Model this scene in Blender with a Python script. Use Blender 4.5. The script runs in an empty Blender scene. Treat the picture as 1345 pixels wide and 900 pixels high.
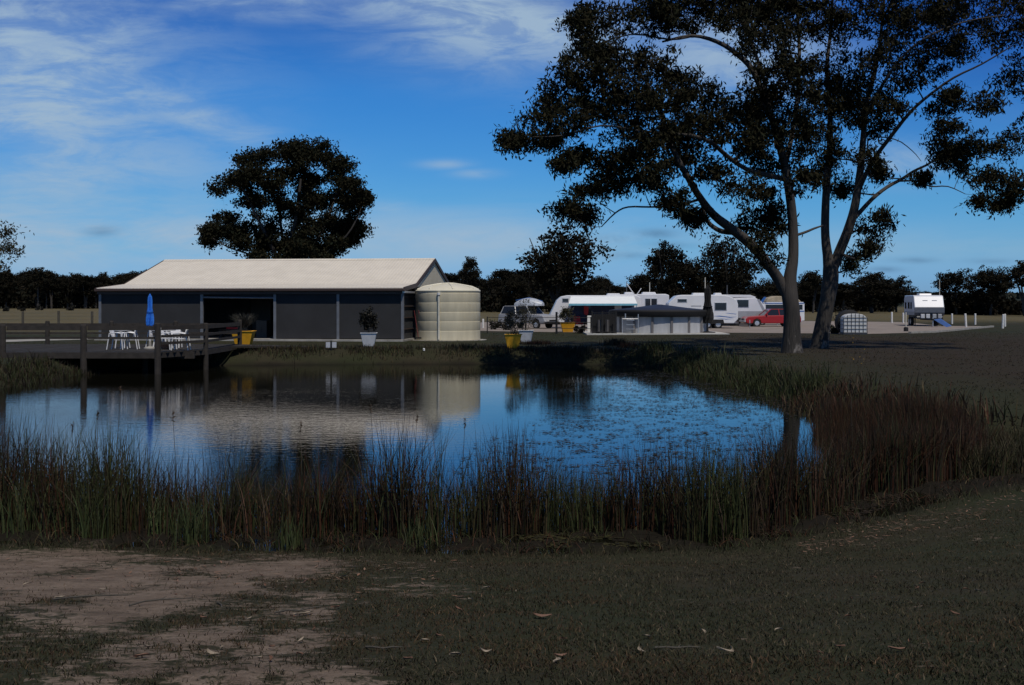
import bpy, math, random
import numpy as np
from mathutils import Vector, Matrix
R = math.radians
random.seed(7)
rng = np.random.default_rng(11)
C = bpy.context.scene.collection
sc = bpy.context.scene

# ---------------------------------------------------------------- camera
EYE, F, CX, HZ = 2.0, 1442.0, 672.5, 398.0
cam = bpy.data.objects.new('camera', bpy.data.cameras.new('camera'))
C.objects.link(cam); sc.camera = cam
cam.location = (0, 0, EYE); cam.rotation_euler = (R(90), 0, 0)
cam.data.lens = 36 * F / 1345; cam.data.sensor_width = 36
cam.data.shift_y = -(450 - HZ) / 1345
cam.data.clip_start = 0.1; cam.data.clip_end = 9000

# ---------------------------------------------------------------- light
SUN_EL, SUN_AZ = 60, 156          # azimuth clockwise from +Y (the view direction)
sun = bpy.data.objects.new('sun', bpy.data.lights.new('sun', 'SUN')); C.objects.link(sun)
sun.data.energy = 3.7; sun.data.angle = R(0.5); sun.data.color = (1.0, 0.92, 0.80)
S = Vector((math.cos(R(SUN_EL)) * math.sin(R(SUN_AZ)), math.cos(R(SUN_EL)) * math.cos(R(SUN_AZ)), math.sin(R(SUN_EL))))
sun.rotation_euler = S.to_track_quat('Z', 'Y').to_euler()
sc.view_settings.view_transform = 'Standard'; sc.view_settings.look = 'None'
sc.view_settings.exposure = -0.35; sc.view_settings.gamma = 1.0
sc.view_settings.use_curve_mapping = False

class NT:
    """small helper for node trees"""
    def __init__(s, tree): s.t = tree; s.n = tree.nodes; s.l = tree.links
    def new(s, typ, **kw):
        nd = s.n.new(typ)
        for k, v in kw.items(): setattr(nd, k, v)
        return nd
    def put(s, sock, v):
        if isinstance(v, bpy.types.NodeSocket): s.l.new(v, sock)
        elif isinstance(v, (tuple, list)) and len(v) == 3 and len(sock.default_value) == 4: sock.default_value = (*v, 1)
        else: sock.default_value = v
    def math(s, op, a, b=0.0, c=None, clamp=False):
        nd = s.new('ShaderNodeMath', operation=op); nd.use_clamp = clamp
        s.put(nd.inputs[0], a); s.put(nd.inputs[1], b)
        if c is not None: s.put(nd.inputs[2], c)
        return nd.outputs[0]
    def mix(s, f, a, b, blend='MIX'):
        nd = s.new('ShaderNodeMix', data_type='RGBA', blend_type=blend)
        s.put(nd.inputs[0], f); s.put(nd.inputs[6], a); s.put(nd.inputs[7], b)
        return nd.outputs[2]
    def noise(s, vec, scale, detail=4, rough=0.55, dist=0.0):
        nd = s.new('ShaderNodeTexNoise'); s.l.new(vec, nd.inputs['Vector'])
        nd.inputs['Scale'].default_value = scale; nd.inputs['Detail'].default_value = detail
        nd.inputs['Roughness'].default_value = rough; nd.inputs['Distortion'].default_value = dist
        return nd.outputs[0]
    def mapping(s, vec, scale=(1, 1, 1), rot=(0, 0, 0), loc=(0, 0, 0)):
        nd = s.new('ShaderNodeMapping'); s.l.new(vec, nd.inputs[0])
        nd.inputs['Scale'].default_value = scale; nd.inputs['Rotation'].default_value = rot; nd.inputs['Location'].default_value = loc
        return nd.outputs[0]
    def ramp(s, v, lo, hi):
        nd = s.new('ShaderNodeMapRange'); nd.interpolation_type = 'SMOOTHSTEP'
        s.put(nd.inputs[0], v); nd.inputs[1].default_value = lo; nd.inputs[2].default_value = hi
        return nd.outputs[0]

w = bpy.data.worlds.new('World'); sc.world = w; w.use_nodes = True
N = NT(w.node_tree)
bg = N.n['Background']; bg.inputs['Strength'].default_value = 0.068
sky = N.new('ShaderNodeTexSky', sky_type='NISHITA'); sky.sun_disc = False
sky.sun_elevation = R(SUN_EL); sky.sun_rotation = R(SUN_AZ); sky.air_density = 1.0; sky.dust_density = 0.3; sky.ozone_density = 1.0
tc = N.new('ShaderNodeTexCoord'); sp = N.new('ShaderNodeSeparateXYZ'); N.l.new(tc.outputs['Generated'], sp.inputs[0])
dx, dy, dz = sp.outputs
ady = N.math('MAXIMUM', N.math('ABSOLUTE', dy), 0.05)
u = N.math('DIVIDE', dx, ady); v = N.math('DIVIDE', dz, ady)
SKYU, SKYV = u, v
cr = N.new('ShaderNodeValToRGB'); N.l.new(N.math('MULTIPLY', v, 2.0), cr.inputs[0]); el = cr.color_ramp.elements
tints = [(0.0, (.38, .76, 1.70)), (.05, (.37, .79, 1.67)), (.10, (.36, .81, 1.47)), (.19, (.30, .82, 1.42)), (.386, (.195, .76, 1.50)), (.54, (.11, .54, 1.32)), (.75, (.12, .44, 1.0)), (1.0, (.26, .44, .72))]
while len(el) < len(tints): el.new(.5)
for e_, (p_, c_) in zip(el, tints): e_.position = p_; e_.color = (c_[0] / 1.7, c_[1] / 1.7, c_[2] / 1.7, 1)
blue = N.mix(1.0, sky.outputs[0], cr.outputs[0], 'MULTIPLY')
blue = N.mix(1.0, blue, N.mix(N.math('MULTIPLY', N.ramp(u, .12, .5), N.ramp(v, .08, .26)), (2.18, 2.18, 2.18), (1.2, 1.4, 1.75)), 'MULTIPLY')
# cirrus: streaky noise on the direction, strongest in named parts of the sky
comb = N.new('ShaderNodeCombineXYZ'); N.l.new(u, comb.inputs[0]); N.l.new(v, comb.inputs[1])
st1 = N.noise(N.mapping(comb.outputs[0], (3.0, 12, 1), (0, 0, R(10)), (0.3, 0.7, 0)), 1.3, 7, 0.62, 0.5)
st2 = N.noise(N.mapping(comb.outputs[0], (9, 30, 1), (0, 0, R(-16)), (3, 1, 0)), 1.0, 6, 0.6, 0.6)
st3 = N.noise(N.mapping(comb.outputs[0], (2.2, 3.0, 1), (0, 0, 0), (1.3, 2.2, 0)), 1.6, 8, 0.55, 0.4)
def blob(px, py, rx, ry, rot=0.0):
    cu, cv = (px - CX) / F, (HZ - py) / F
    du, dv = N.math('SUBTRACT', u, cu), N.math('SUBTRACT', v, cv)
    c, s_ = math.cos(rot), math.sin(rot)
    a = N.math('ADD', N.math('MULTIPLY', du, c), N.math('MULTIPLY', dv, s_))
    b = N.math('SUBTRACT', N.math('MULTIPLY', dv, c), N.math('MULTIPLY', du, s_))
    a = N.math('MULTIPLY', a, F / rx); b = N.math('MULTIPLY', b, F / ry)
    r2 = N.math('ADD', N.math('MULTIPLY', a, a), N.math('MULTIPLY', b, b))
    return N.math('POWER', 2.718, N.math('MULTIPLY', r2, -1.0))
def scaled(m, k): return N.math('MULTIPLY', m, k)
def maxi(*ms):
    r = ms[0]
    for m in ms[1:]: r = N.math('MAXIMUM', r, m)
    return r
veil = maxi(scaled(blob(40, 90, 210, 200), 1.0), scaled(blob(250, 150, 140, 30, R(-22)), .7), scaled(blob(150, 215, 190, 50), .55),
            scaled(blob(640, 25, 210, 62, R(-7)), 1.1), scaled(blob(400, 5, 260, 26), .75), scaled(blob(960, 75, 130, 60), .9),
            scaled(blob(-200, 100, 300, 300), 1.0), scaled(blob(-900, 300, 700, 150), .8), scaled(blob(2300, 120, 600, 260), .7))
c1 = N.math('MULTIPLY', veil, N.ramp(N.math('ADD', N.math('MULTIPLY', st1, 0.62), N.math('MULTIPLY', st3, 0.5)), 0.30, 0.64))
low = maxi(scaled(blob(170, 315, 420, 40), .95), scaled(blob(620, 315, 260, 36), .9), scaled(blob(30, 245, 120, 22), .5), scaled(blob(1040, 325, 400, 26), .35))
st4 = N.noise(N.mapping(comb.outputs[0], (7, 26, 1), (0, 0, R(14)), (5, 2, 0)), 1.6, 9, 0.66, .45)
c1 = N.math('MULTIPLY', c1, N.math('ADD', N.math('MULTIPLY', N.ramp(st4, .36, .62), .62), .45))
c2 = N.math('MULTIPLY', low, N.math('ADD', N.ramp(st1, 0.30, 0.62), 0.15))
puff = maxi(scaled(blob(585, 216, 32, 6), .55), scaled(blob(625, 228, 30, 6), .45), scaled(blob(508, 271, 26, 8), .5), scaled(blob(1180, 215, 50, 24), .75))
c3 = N.math('MULTIPLY', puff, N.ramp(st2, 0.3, 0.6))
cl = N.math('MINIMUM', N.math('ADD', N.math('ADD', c1, c2), c3), 0.92)
cl = N.math('MULTIPLY', cl, N.ramp(dz, -0.01, 0.03))
skyc = N.mix(cl, blue, (6.4, 8.8, 11.4))
# small grey scraps low over the trees
grey = maxi(scaled(blob(795, 314, 42, 5), 1), scaled(blob(860, 307, 28, 6), .9), scaled(blob(815, 335, 36, 5), .7), scaled(blob(1205, 342, 28, 4), .8), scaled(blob(1163, 354, 22, 4), .8), scaled(blob(1295, 343, 30, 4), .6), scaled(blob(135, 304, 22, 7), .8), scaled(blob(870, 322, 40, 5), .6))
g = N.math('MULTIPLY', N.math('MULTIPLY', grey, N.ramp(st2, 0.30, 0.6)), 0.65)
skyc = N.mix(g, skyc, (1.35, 2.9, 5.2))
N.l.new(skyc, bg.inputs['Color'])

# ---------------------------------------------------------------- pixel <-> place
def at(px, py, Y): return Vector(((px - CX) * Y / F, Y, EYE + (HZ - py) * Y / F))
def gnd(px, py, z=0.0):
    Y = (EYE - z) * F / (py - HZ)
    return ((px - CX) * Y / F, Y)

# ---------------------------------------------------------------- tags
def tag(o, label=None, cat=None, group=None, kind=None):
    if label: o['label'] = label
    if cat: o['category'] = cat
    if group: o['group'] = group
    if kind: o['kind'] = kind
    return o
def empty(name, loc=(0, 0, 0), rz=0.0, label=None, cat=None, group=None):
    o = bpy.data.objects.new(name, None); C.objects.link(o); o.location = loc; o.rotation_euler = (0, 0, rz)
    o.empty_display_size = 0.2
    return tag(o, label, cat, group)
def kids(o): return [c for c in C.objects if c.parent == o]
def copy_tree(o, parent=None):
    c = o.copy(); C.objects.link(c)
    if parent is not None: c.parent = parent
    for ch in kids(o): copy_tree(ch, c)
    return c

# ---------------------------------------------------------------- materials
def mat(name, col, rough=0.6, metal=0.0, var=0.15, scale=3.0, bump=0.0, bscale=30.0, spec=0.5, attr=False, coat=0.0, streak=None):
    m = bpy.data.materials.new(name); m.use_nodes = True
    T = NT(m.node_tree); p = T.n['Principled BSDF']
    p.inputs['Roughness'].default_value = rough; p.inputs['Metallic'].default_value = metal
    p.inputs['Specular IOR Level'].default_value = spec; p.inputs['Coat Weight'].default_value = coat
    t = T.new('ShaderNodeTexCoord').outputs['Object']
    base = (*col, 1)
    if attr:
        a = T.new('ShaderNodeAttribute'); a.attribute_name = 'Col'
        base = T.mix(1.0, a.outputs['Color'], col, 'MULTIPLY')
    if var:
        n = T.noise(T.mapping(t, streak or (1, 1, 1)), scale, 5, 0.6)
        f = T.math('ADD', T.math('MULTIPLY', T.ramp(n, 0.25, 0.75), 2 * var), 1 - var)
        cc = T.new('ShaderNodeCombineXYZ')
        for i in range(3): T.l.new(f, cc.inputs[i])
        base = T.mix(1.0, base if not isinstance(base, tuple) else col, cc.outputs[0], 'MULTIPLY')
    T.put(p.inputs['Base Color'], base)
    if bump:
        b = T.new('ShaderNodeBump'); b.inputs['Strength'].default_value = bump; b.inputs['Distance'].default_value = 0.02
        T.l.new(T.noise(t, bscale, 4), b.inputs['Height']); T.l.new(b.outputs[0], p.inputs['Normal'])
    return m
def ribbed(name, col, rough, metal, axis, period, var=0.1):
    m = mat(name, col, rough, metal, var, 1.2); T = NT(m.node_tree); p = T.n['Principled BSDF']
    t = T.new('ShaderNodeTexCoord').outputs['Object']
    s = T.new('ShaderNodeSeparateXYZ'); T.l.new(t, s.inputs[0])
    h = T.math('SINE', T.math('MULTIPLY', s.outputs[axis], 2 * math.pi / period))
    b = T.new('ShaderNodeBump'); b.inputs['Strength'].default_value = 0.5; b.inputs['Distance'].default_value = 0.012
    T.l.new(h, b.inputs['Height']); T.l.new(b.outputs[0], p.inputs['Normal'])
    return m

M = {}
M['roof'] = ribbed('roof_steel', (0.70, 0.65, 0.56), 0.5, 0.0, 0, 0.19, 0.06)
M['brown'] = mat('brown_trim', (0.055, 0.034, 0.028), 0.6)
M['post'] = mat('galvanised_post', (0.17, 0.18, 0.20), 0.5, 0.3)
M['screen'] = mat('shade_screen', (0.022, 0.023, 0.026), 0.85, 0, 0.18, 1.0, 0.3, 60)
M['inner'] = ribbed('inner_wall', (0.05, 0.048, 0.045), 0.7, 0.0, 0, 0.12)
M['gable'] = mat('beige_cladding', (0.68, 0.61, 0.45), 0.6, 0, 0.06, 1.5)
M['slab'] = mat('concrete', (0.30, 0.29, 0.27), 0.85, 0, 0.25, 2.0, 0.2, 40)
M['tank'] = mat('cream_tank_plastic', (0.60, 0.55, 0.41), 0.5, 0, 0.10, 1.0, 0.05, 8, streak=(3, 3, .5))
M['tankroof'] = mat('cream_tank_lid', (0.68, 0.65, 0.53), 0.45, 0, 0.08, 1.0)
M['pipe'] = mat('white_pvc', (0.62, 0.60, 0.52), 0.4, 0, 0.1)
M['wood'] = mat('weathered_timber', (0.030, 0.025, 0.021), 0.9, 0, 0.35, 4.0, 0.5, 25, streak=(1, 1, 1))
M['wooddark'] = mat('old_deck_boards', (0.022, 0.019, 0.016), 0.9, 0, 0.35, 3.0, 0.5, 20)
M['plastic'] = mat('white_plastic', (0.72, 0.73, 0.75), 0.35, 0, 0.05)
M['blue'] = mat('blue_canvas', (0.015, 0.16, 0.62), 0.75, 0, 0.2, 5, 0.3, 20)
M['black'] = mat('black_canvas', (0.005, 0.0055, 0.007), 0.8, 0, 0.2, 5, 0.3, 20)
M['yellow'] = mat('yellow_plastic', (0.72, 0.36, 0.02), 0.45, 0, 0.10, 4)
M['whitepot'] = mat('white_pot', (0.55, 0.57, 0.60), 0.5, 0, 0.10, 4)
M['soil'] = mat('potting_soil', (0.03, 0.022, 0.016), 0.95)
M['shrub'] = mat('shrub_leaves', (1, 1, 1), 0.6, 0, 0.15, attr=True, spec=0.25)
M['leaf'] = mat('gum_leaves', (1, 1, 1), 0.8, 0, 0.0, attr=True, spec=0.08)
M['farleaf'] = mat('far_leaves', (1, 1, 1), 0.7, 0, 0.0, attr=True, spec=0.04)
M['reed'] = mat('rush_blades', (1, 1, 1), 0.65, 0, 0.0, attr=True, spec=0.25)
M['grass'] = mat('grass_blades', (1, 1, 1), 0.7, 0, 0.0, attr=True, spec=0.2)
M['weed'] = mat('pond_weed', (1, 1, 1), 0.6, 0, 0.0, attr=True, spec=0.3)
M['signwhite'] = mat('sign_board', (0.42, 0.44, 0.48), 0.5)
M['dark'] = mat('dark_metal', (0.009, 0.009, 0.010), 0.6)
M['glass'] = mat('tinted_glass', (0.018, 0.021, 0.026), 0.08, 0, 0.0, spec=0.7)
M['vanwhite'] = mat('caravan_white', (0.70, 0.72, 0.76), 0.35, 0, 0.05, 1.0, coat=0.2)
M['vangrey'] = mat('checker_plate', (0.12, 0.13, 0.15), 0.45, 0.3, 0.1, 4, 0.4, 30)
M['silver'] = mat('silver_panel', (0.38, 0.39, 0.41), 0.4, 0.2, 0.08)
M['alu'] = mat('aluminium', (0.55, 0.56, 0.58), 0.35, 0.6, 0.05)
M['awning'] = mat('awning_cloth', (0.80, 0.84, 0.86), 0.7, 0, 0.04)
M['valance'] = mat('awning_valance', (0.16, 0.42, 0.55), 0.7)
M['navy'] = mat('navy_cloth', (0.014, 0.022, 0.055), 0.8)
M['red'] = mat('red_cloth', (0.34, 0.02, 0.025), 0.75)
M['redpaint'] = mat('red_car_paint', (0.33, 0.012, 0.014), 0.3, 0, 0.05, coat=0.6)
M['bluepaint'] = mat('blue_stripe', (0.03, 0.12, 0.38), 0.4)
M['rubber'] = mat('rubber', (0.014, 0.014, 0.014), 0.85)
M['tan'] = mat('tan_tarp', (0.34, 0.29, 0.21), 0.85, 0, 0.2, 3, 0.3, 10)
M['lamp'] = mat('lamp_lens', (0.5, 0.5, 0.48), 0.15)
M['lampred'] = mat('tail_lens', (0.3, 0.02, 0.01), 0.2)
M['poolwall'] = mat('pool_wall', (0.42, 0.43, 0.45), 0.5, 0.0, 0.22, 0.8, streak=(2, 2, .3))
M['poolrib'] = mat('pool_upright', (0.16, 0.15, 0.15), 0.5, 0.2)
M['cover'] = mat('pool_cover', (0.018, 0.022, 0.040), 0.55, 0, 0.2, 1.5, 0.3, 4)
M['bollard'] = mat('white_painted_post', (0.68, 0.68, 0.66), 0.55, 0, 0.12, 6)
M['ibc'] = mat('white_tank_sheet', (0.55, 0.57, 0.58), 0.45, 0, 0.10)
M['cage'] = mat('cage_steel', (0.05, 0.055, 0.065), 0.5, 0.3)
M['farmpost'] = mat('old_fence_post', (0.06, 0.055, 0.045), 0.9, 0, 0.3, 6)
M['wire'] = mat('fence_wire', (0.10, 0.10, 0.10), 0.5, 0.5)
M['terracotta'] = mat('terracotta', (0.25, 0.11, 0.06), 0.8)
M['bluetarp'] = mat('blue_tarp', (0.07, 0.16, 0.42), 0.6)
M['dryleaf'] = mat('dry_leaf', (0.30, 0.25, 0.19), 0.7, 0, 0.25, 12)
M['dryleafred'] = mat('reddish_dry_leaf', (0.16, 0.085, 0.055), 0.7, 0, 0.25, 12)
M['litter'] = mat('leaf_litter', (1, 1, 1), 0.8, 0, 0.0, attr=True)
M['boatmix'] = mat('boat_hull_paint', (0.42, 0.46, 0.52), 0.4, 0, 0.3, 2.5)

M['gable2'] = mat('grey_board', (0.05, 0.045, 0.038), .7)
M['redbroom'] = mat('red_handle', (0.20, 0.03, 0.03), .5)
M['slab2'] = mat('pale_concrete', (0.48, 0.48, 0.46), .8, 0, .15)
def bark(name, dark_to, pale=(0.055, 0.048, 0.042), darkc=(0.018, 0.016, 0.014)):
    m = bpy.data.materials.new(name); m.use_nodes = True; T = NT(m.node_tree); p = T.n['Principled BSDF']
    t = T.new('ShaderNodeTexCoord').outputs['Object']; s = T.new('ShaderNodeSeparateXYZ'); T.l.new(t, s.inputs[0])
    n1 = T.noise(T.mapping(t, (1, 1, .35)), 2.2, 6, .65, .5); n2 = T.noise(T.mapping(t, (1, 1, .12)), 14, 5, .6)
    h = T.math('ADD', s.outputs[2], T.math('MULTIPLY', n1, dark_to * 1.3))
    f = T.ramp(h, dark_to * 1.15, dark_to * 1.75)
    pc = T.mix(T.ramp(n1, .38, .66), pale, (0.045, 0.038, 0.034))
    dc = T.mix(T.ramp(n2, .35, .7), darkc, (0.042, 0.036, 0.031))
    dc = T.mix(T.math('MULTIPLY', T.ramp(n1, .56, .62), .8), dc, (0.16, .15, .14))
    T.l.new(T.mix(f, dc, pc), p.inputs['Base Color']); p.inputs['Roughness'].default_value = .85
    b = T.new('ShaderNodeBump'); b.inputs['Strength'].default_value = .8; b.inputs['Distance'].default_value = .06
    T.l.new(n2, b.inputs['Height']); T.l.new(b.outputs[0], p.inputs['Normal'])
    return m
M['bark'] = bark('gum_bark', 2.2)
M['barkfar'] = bark('far_gum_bark', 1.0, (0.035, .032, .028))

# ---------------------------------------------------------------- mesh helpers
def np_mesh(name, V, Fq, material, col=None, parent=None, smooth=False):
    """V (n,3), Fq (m,k) all faces with k corners; col (n,3) per vertex"""
    V = np.asarray(V, np.float32); Fq = np.asarray(Fq, np.int32); k = Fq.shape[1]
    me = bpy.data.meshes.new(name); me.vertices.add(len(V)); me.vertices.foreach_set('co', V.ravel())
    me.loops.add(Fq.size); me.loops.foreach_set('vertex_index', Fq.ravel())
    me.polygons.add(len(Fq)); me.polygons.foreach_set('loop_start', np.arange(0, Fq.size, k, dtype=np.int32))
    me.polygons.foreach_set('loop_total', np.full(len(Fq), k, np.int32))
    if smooth: me.polygons.foreach_set('use_smooth', np.ones(len(Fq), bool))
    me.update(calc_edges=True); me.validate()
    if col is not None:
        a = me.color_attributes.new('Col', 'FLOAT_COLOR', 'POINT')
        a.data.foreach_set('color', np.hstack([col, np.ones((len(V), 1))]).astype(np.float32).ravel())
    me.materials.append(material)
    o = bpy.data.objects.new(name, me); C.objects.link(o)
    if parent is not None: o.parent = parent
    return o

class MB:
    def __init__(s): s.v = []; s.f = []
    def add(s, vs, fs):
        n = len(s.v); s.v += [tuple(v) for v in vs]; s.f += [[i + n for i in f] for f in fs]; return s
    def box(s, x0, x1, y0, y1, z0, z1):
        vs = [(x, y, z) for z in (z0, z1) for y in (y0, y1) for x in (x0, x1)]
        return s.add(vs, [(0, 2, 3, 1), (4, 5, 7, 6), (0, 1, 5, 4), (2, 6, 7, 3), (0, 4, 6, 2), (1, 3, 7, 5)])
    def bar(s, a, b, w, h=None):
        """rectangular bar from a to b"""
        a, b = Vector(a), Vector(b); h = h or w; d = (b - a).normalized()
        up = Vector((0, 0, 1)) if abs(d.z) < .95 else Vector((0, 1, 0))
        r = d.cross(up).normalized() * w / 2; q = r.cross(d).normalized() * h / 2
        vs = [p + r * i + q * j for p in (a, b) for i, j in ((-1, -1), (1, -1), (1, 1), (-1, 1))]
        return s.add(vs, [(3, 2, 1, 0), (4, 5, 6, 7), (0, 1, 5, 4), (1, 2, 6, 5), (2, 3, 7, 6), (3, 0, 4, 7)])
    def tube(s, pts, rad, n=8, cap=True):
        pts = [Vector(p) for p in pts]
        if not isinstance(rad, (list, tuple)): rad = [rad] * len(pts)
        n0 = len(s.v); prev = None
        for i, p in enumerate(pts):
            d = (pts[min(i + 1, len(pts) - 1)] - pts[max(i - 1, 0)]).normalized()
            if prev is None:
                up = Vector((0, 0, 1)) if abs(d.z) < .9 else Vector((1, 0, 0)); r = d.cross(up).normalized()
            else: r = (prev - d * prev.dot(d)).normalized()
            prev = r; q = d.cross(r)
            for k in range(n):
                a = 2 * math.pi * k / n; s.v.append(tuple(p + (r * math.cos(a) + q * math.sin(a)) * rad[i]))
        for i in range(len(pts) - 1):
            for k in range(n):
                a, b = n0 + i * n + k, n0 + i * n + (k + 1) % n; s.f.append([a, b, b + n, a + n])
        if cap:
            s.f.append([n0 + k for k in range(n)][::-1]); e = n0 + (len(pts) - 1) * n; s.f.append([e + k for k in range(n)])
        return s
    def lathe(s, prof, n=24, c=(0, 0), sx=1.0, sy=1.0):
        n0 = len(s.v)
        for r, z in prof:
            for k in range(n):
                a = 2 * math.pi * k / n; s.v.append((c[0] + r * sx * math.cos(a), c[1] + r * sy * math.sin(a), z))
        for i in range(len(prof) - 1):
            for k in range(n):
                a, b = n0 + i * n + k, n0 + i * n + (k + 1) % n; s.f.append([a, b, b + n, a + n])
        s.f.append([n0 + k for k in range(n)][::-1]); e = n0 + (len(prof) - 1) * n; s.f.append([e + k for k in range(n)])
        return s
    def prism(s, poly, y0, y1, axis='y', inset=0.0):
        """polygon in (x,z) extruded along y; or (y,z) along x"""
        n = len(poly)
        if axis == 'y': vs = [(x, y0, z) for x, z in poly] + [(x, y1, z) for x, z in poly]
        elif axis == 'x': vs = [(y0, a, z) for a, z in poly] + [(y1, a, z) for a, z in poly]
        else: vs = [(a, b, y0) for a, b in poly] + [(a, b, y1) for a, b in poly]
        return s.add(vs, [list(range(n)), list(range(2 * n - 1, n - 1, -1))] + [[i, (i + 1) % n, (i + 1) % n + n, i + n][::-1] for i in range(n)])
    def build(s, name, material, parent=None, bevel=0.0, smooth=False, loc=None):
        me = bpy.data.meshes.new(name); me.from_pydata(s.v, [], s.f); me.materials.append(material)
        import bmesh
        bm = bmesh.new(); bm.from_mesh(me); bmesh.ops.recalc_face_normals(bm, faces=bm.faces); bm.to_mesh(me); bm.free()
        if smooth:
            for p in me.polygons: p.use_smooth = True
            try: me.set_sharp_from_angle(angle=R(40))
            except Exception: pass
        o = bpy.data.objects.new(name, me); C.objects.link(o)
        if parent is not None: o.parent = parent
        if loc: o.location = loc
        if bevel:
            b = o.modifiers.new('bevel', 'BEVEL'); b.width = bevel; b.segments = 2; b.limit_method = 'ANGLE'
        return o

# value noise in numpy
_h = rng.random((256, 256))
def vnoise(x, y):
    xi, yi = np.floor(x).astype(int), np.floor(y).astype(int); fx, fy = x - xi, y - yi
    fx, fy = fx * fx * (3 - 2 * fx), fy * fy * (3 - 2 * fy)
    a, b, c, d = _h[xi % 256, yi % 256], _h[(xi + 1) % 256, yi % 256], _h[xi % 256, (yi + 1) % 256], _h[(xi + 1) % 256, (yi + 1) % 256]
    return (a * (1 - fx) + b * fx) * (1 - fy) + (c * (1 - fx) + d * fx) * fy
def fbm(x, y, o=4):
    r = np.zeros_like(x, dtype=float); amp, tot = 1.0, 0.0
    for i in range(o): r += amp * vnoise(x * 2 ** i + 17 * i, y * 2 ** i + 31 * i); tot += amp; amp *= .5
    return r / tot
def inside(px, py, poly):
    r = np.zeros(len(px), bool); n = len(poly); j = n - 1
    for i in range(n):
        xi, yi = poly[i]; xj, yj = poly[j]
        c = ((yi > py) != (yj > py)) & (px < (xj - xi) * (py - yi) / (yj - yi + 1e-12) + xi); r ^= c; j = i
    return r
def sdist(px, py, poly):
    d = np.full(len(px), 1e9); n = len(poly)
    for i in range(n):
        ax, ay = poly[i]; bx, by = poly[(i + 1) % n]; ex, ey = bx - ax, by - ay
        t = np.clip(((px - ax) * ex + (py - ay) * ey) / (ex * ex + ey * ey), 0, 1)
        d = np.minimum(d, np.hypot(px - ax - t * ex, py - ay - t * ey))
    return np.where(inside(px, py, poly), -d, d)
def sst(x, a, b):
    t = np.clip((x - a) / (b - a), 0, 1); return t * t * (3 - 2 * t)

# ---------------------------------------------------------------- pond and terrain
WZ = -0.6
shore_px = [(-500, 700), (-300, 712), (0, 714), (200, 722), (400, 725), (600, 727), (800, 727), (950, 721), (1050, 704), (1150, 680), (1250, 655), (1345, 638), (1500, 622), (1640, 606),
            (1640, 592), (1480, 592), (1345, 598), (1260, 588), (1200, 570), (1130, 556), (1090, 545), (1068, 534), (1050, 524), (1000, 513), (950, 503), (900, 489), (850, 482), (750, 478.5), (640, 478),
            (500, 478.5), (400, 479), (300, 480), (230, 483), (150, 485), (95, 494), (40, 503), (0, 511), (-150, 532), (-400, 580), (-560, 640)]
pond = [gnd(a, b, WZ) for a, b in shore_px]
def height(x, y):
    d = sdist(x, y, pond) + (fbm(x * .9, y * .9, 3) - .5) * 0.5 * sst(y, 4, 20) + (fbm(x * 3, y * 3, 2) - .5) * .12
    near = sst(y, 26, 14)                                    # 1 on the camera's side
    zo_far = WZ + (0.6 + .06 * sst(x, 4, 14) * sst(y, 80, 60)) * sst(d, -.25, 1.5)
    zo_near = np.minimum(WZ + 0.15 * np.maximum(d, 0), 0.42)
    z = zo_far * (1 - near) + zo_near * near
    z = np.where(d < 0, WZ + np.maximum(d * .35, -1.2), z)
    shelf = (d < 0) * sst(d, -1.7, -.9) * sst(y, 22, 17); z = z * (1 - shelf) + (WZ + (fbm(x * 2.2 + 9, y * 2.2, 3) - .40) * .14) * shelf
    z += (fbm(x * 2.5, y * 2.5, 3) - .5) * 0.035 * sst(d, 0, 1) * sst(y, 60, 20)
    z += 14 * sst(y, 700, 2600) + 3 * sst(y, 400, 900) * sst(x, 60, 400)
    return z
def hz(x, y): return float(height(np.array([float(x)]), np.array([float(y)]))[0])
def steps(segs, start):
    r = [start]
    for end, st in segs:
        n = max(1, int(round((end - r[-1]) / st))); r += list(np.linspace(r[-1], end, n + 1)[1:])
    return r
def grow(start, end, st, k=1.13):
    r = []; x = start
    while abs(x) < end: st *= k; x += st if start > 0 else -st; r.append(x)
    return r
xs = steps([(-6.2, .3), (6.2, .085), (32, .3)], -26); xs = grow(-26, 3000, .3)[::-1] + xs + grow(32, 3000, .3)
ys = steps([(4, .5), (13, .085), (60, .28)], -4); ys = grow(-4, 300, .5)[::-1] + ys + grow(60, 4500, .28)
X, Y = np.meshgrid(xs, ys); nx, ny = len(xs), len(ys); xf, yf = X.ravel(), Y.ravel(); zf = height(xf, yf)
idx = np.arange(nx * ny).reshape(ny, nx)
Fq = np.stack([idx[:-1, :-1], idx[:-1, 1:], idx[1:, 1:], idx[1:, :-1]], -1).reshape(-1, 4)
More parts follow.
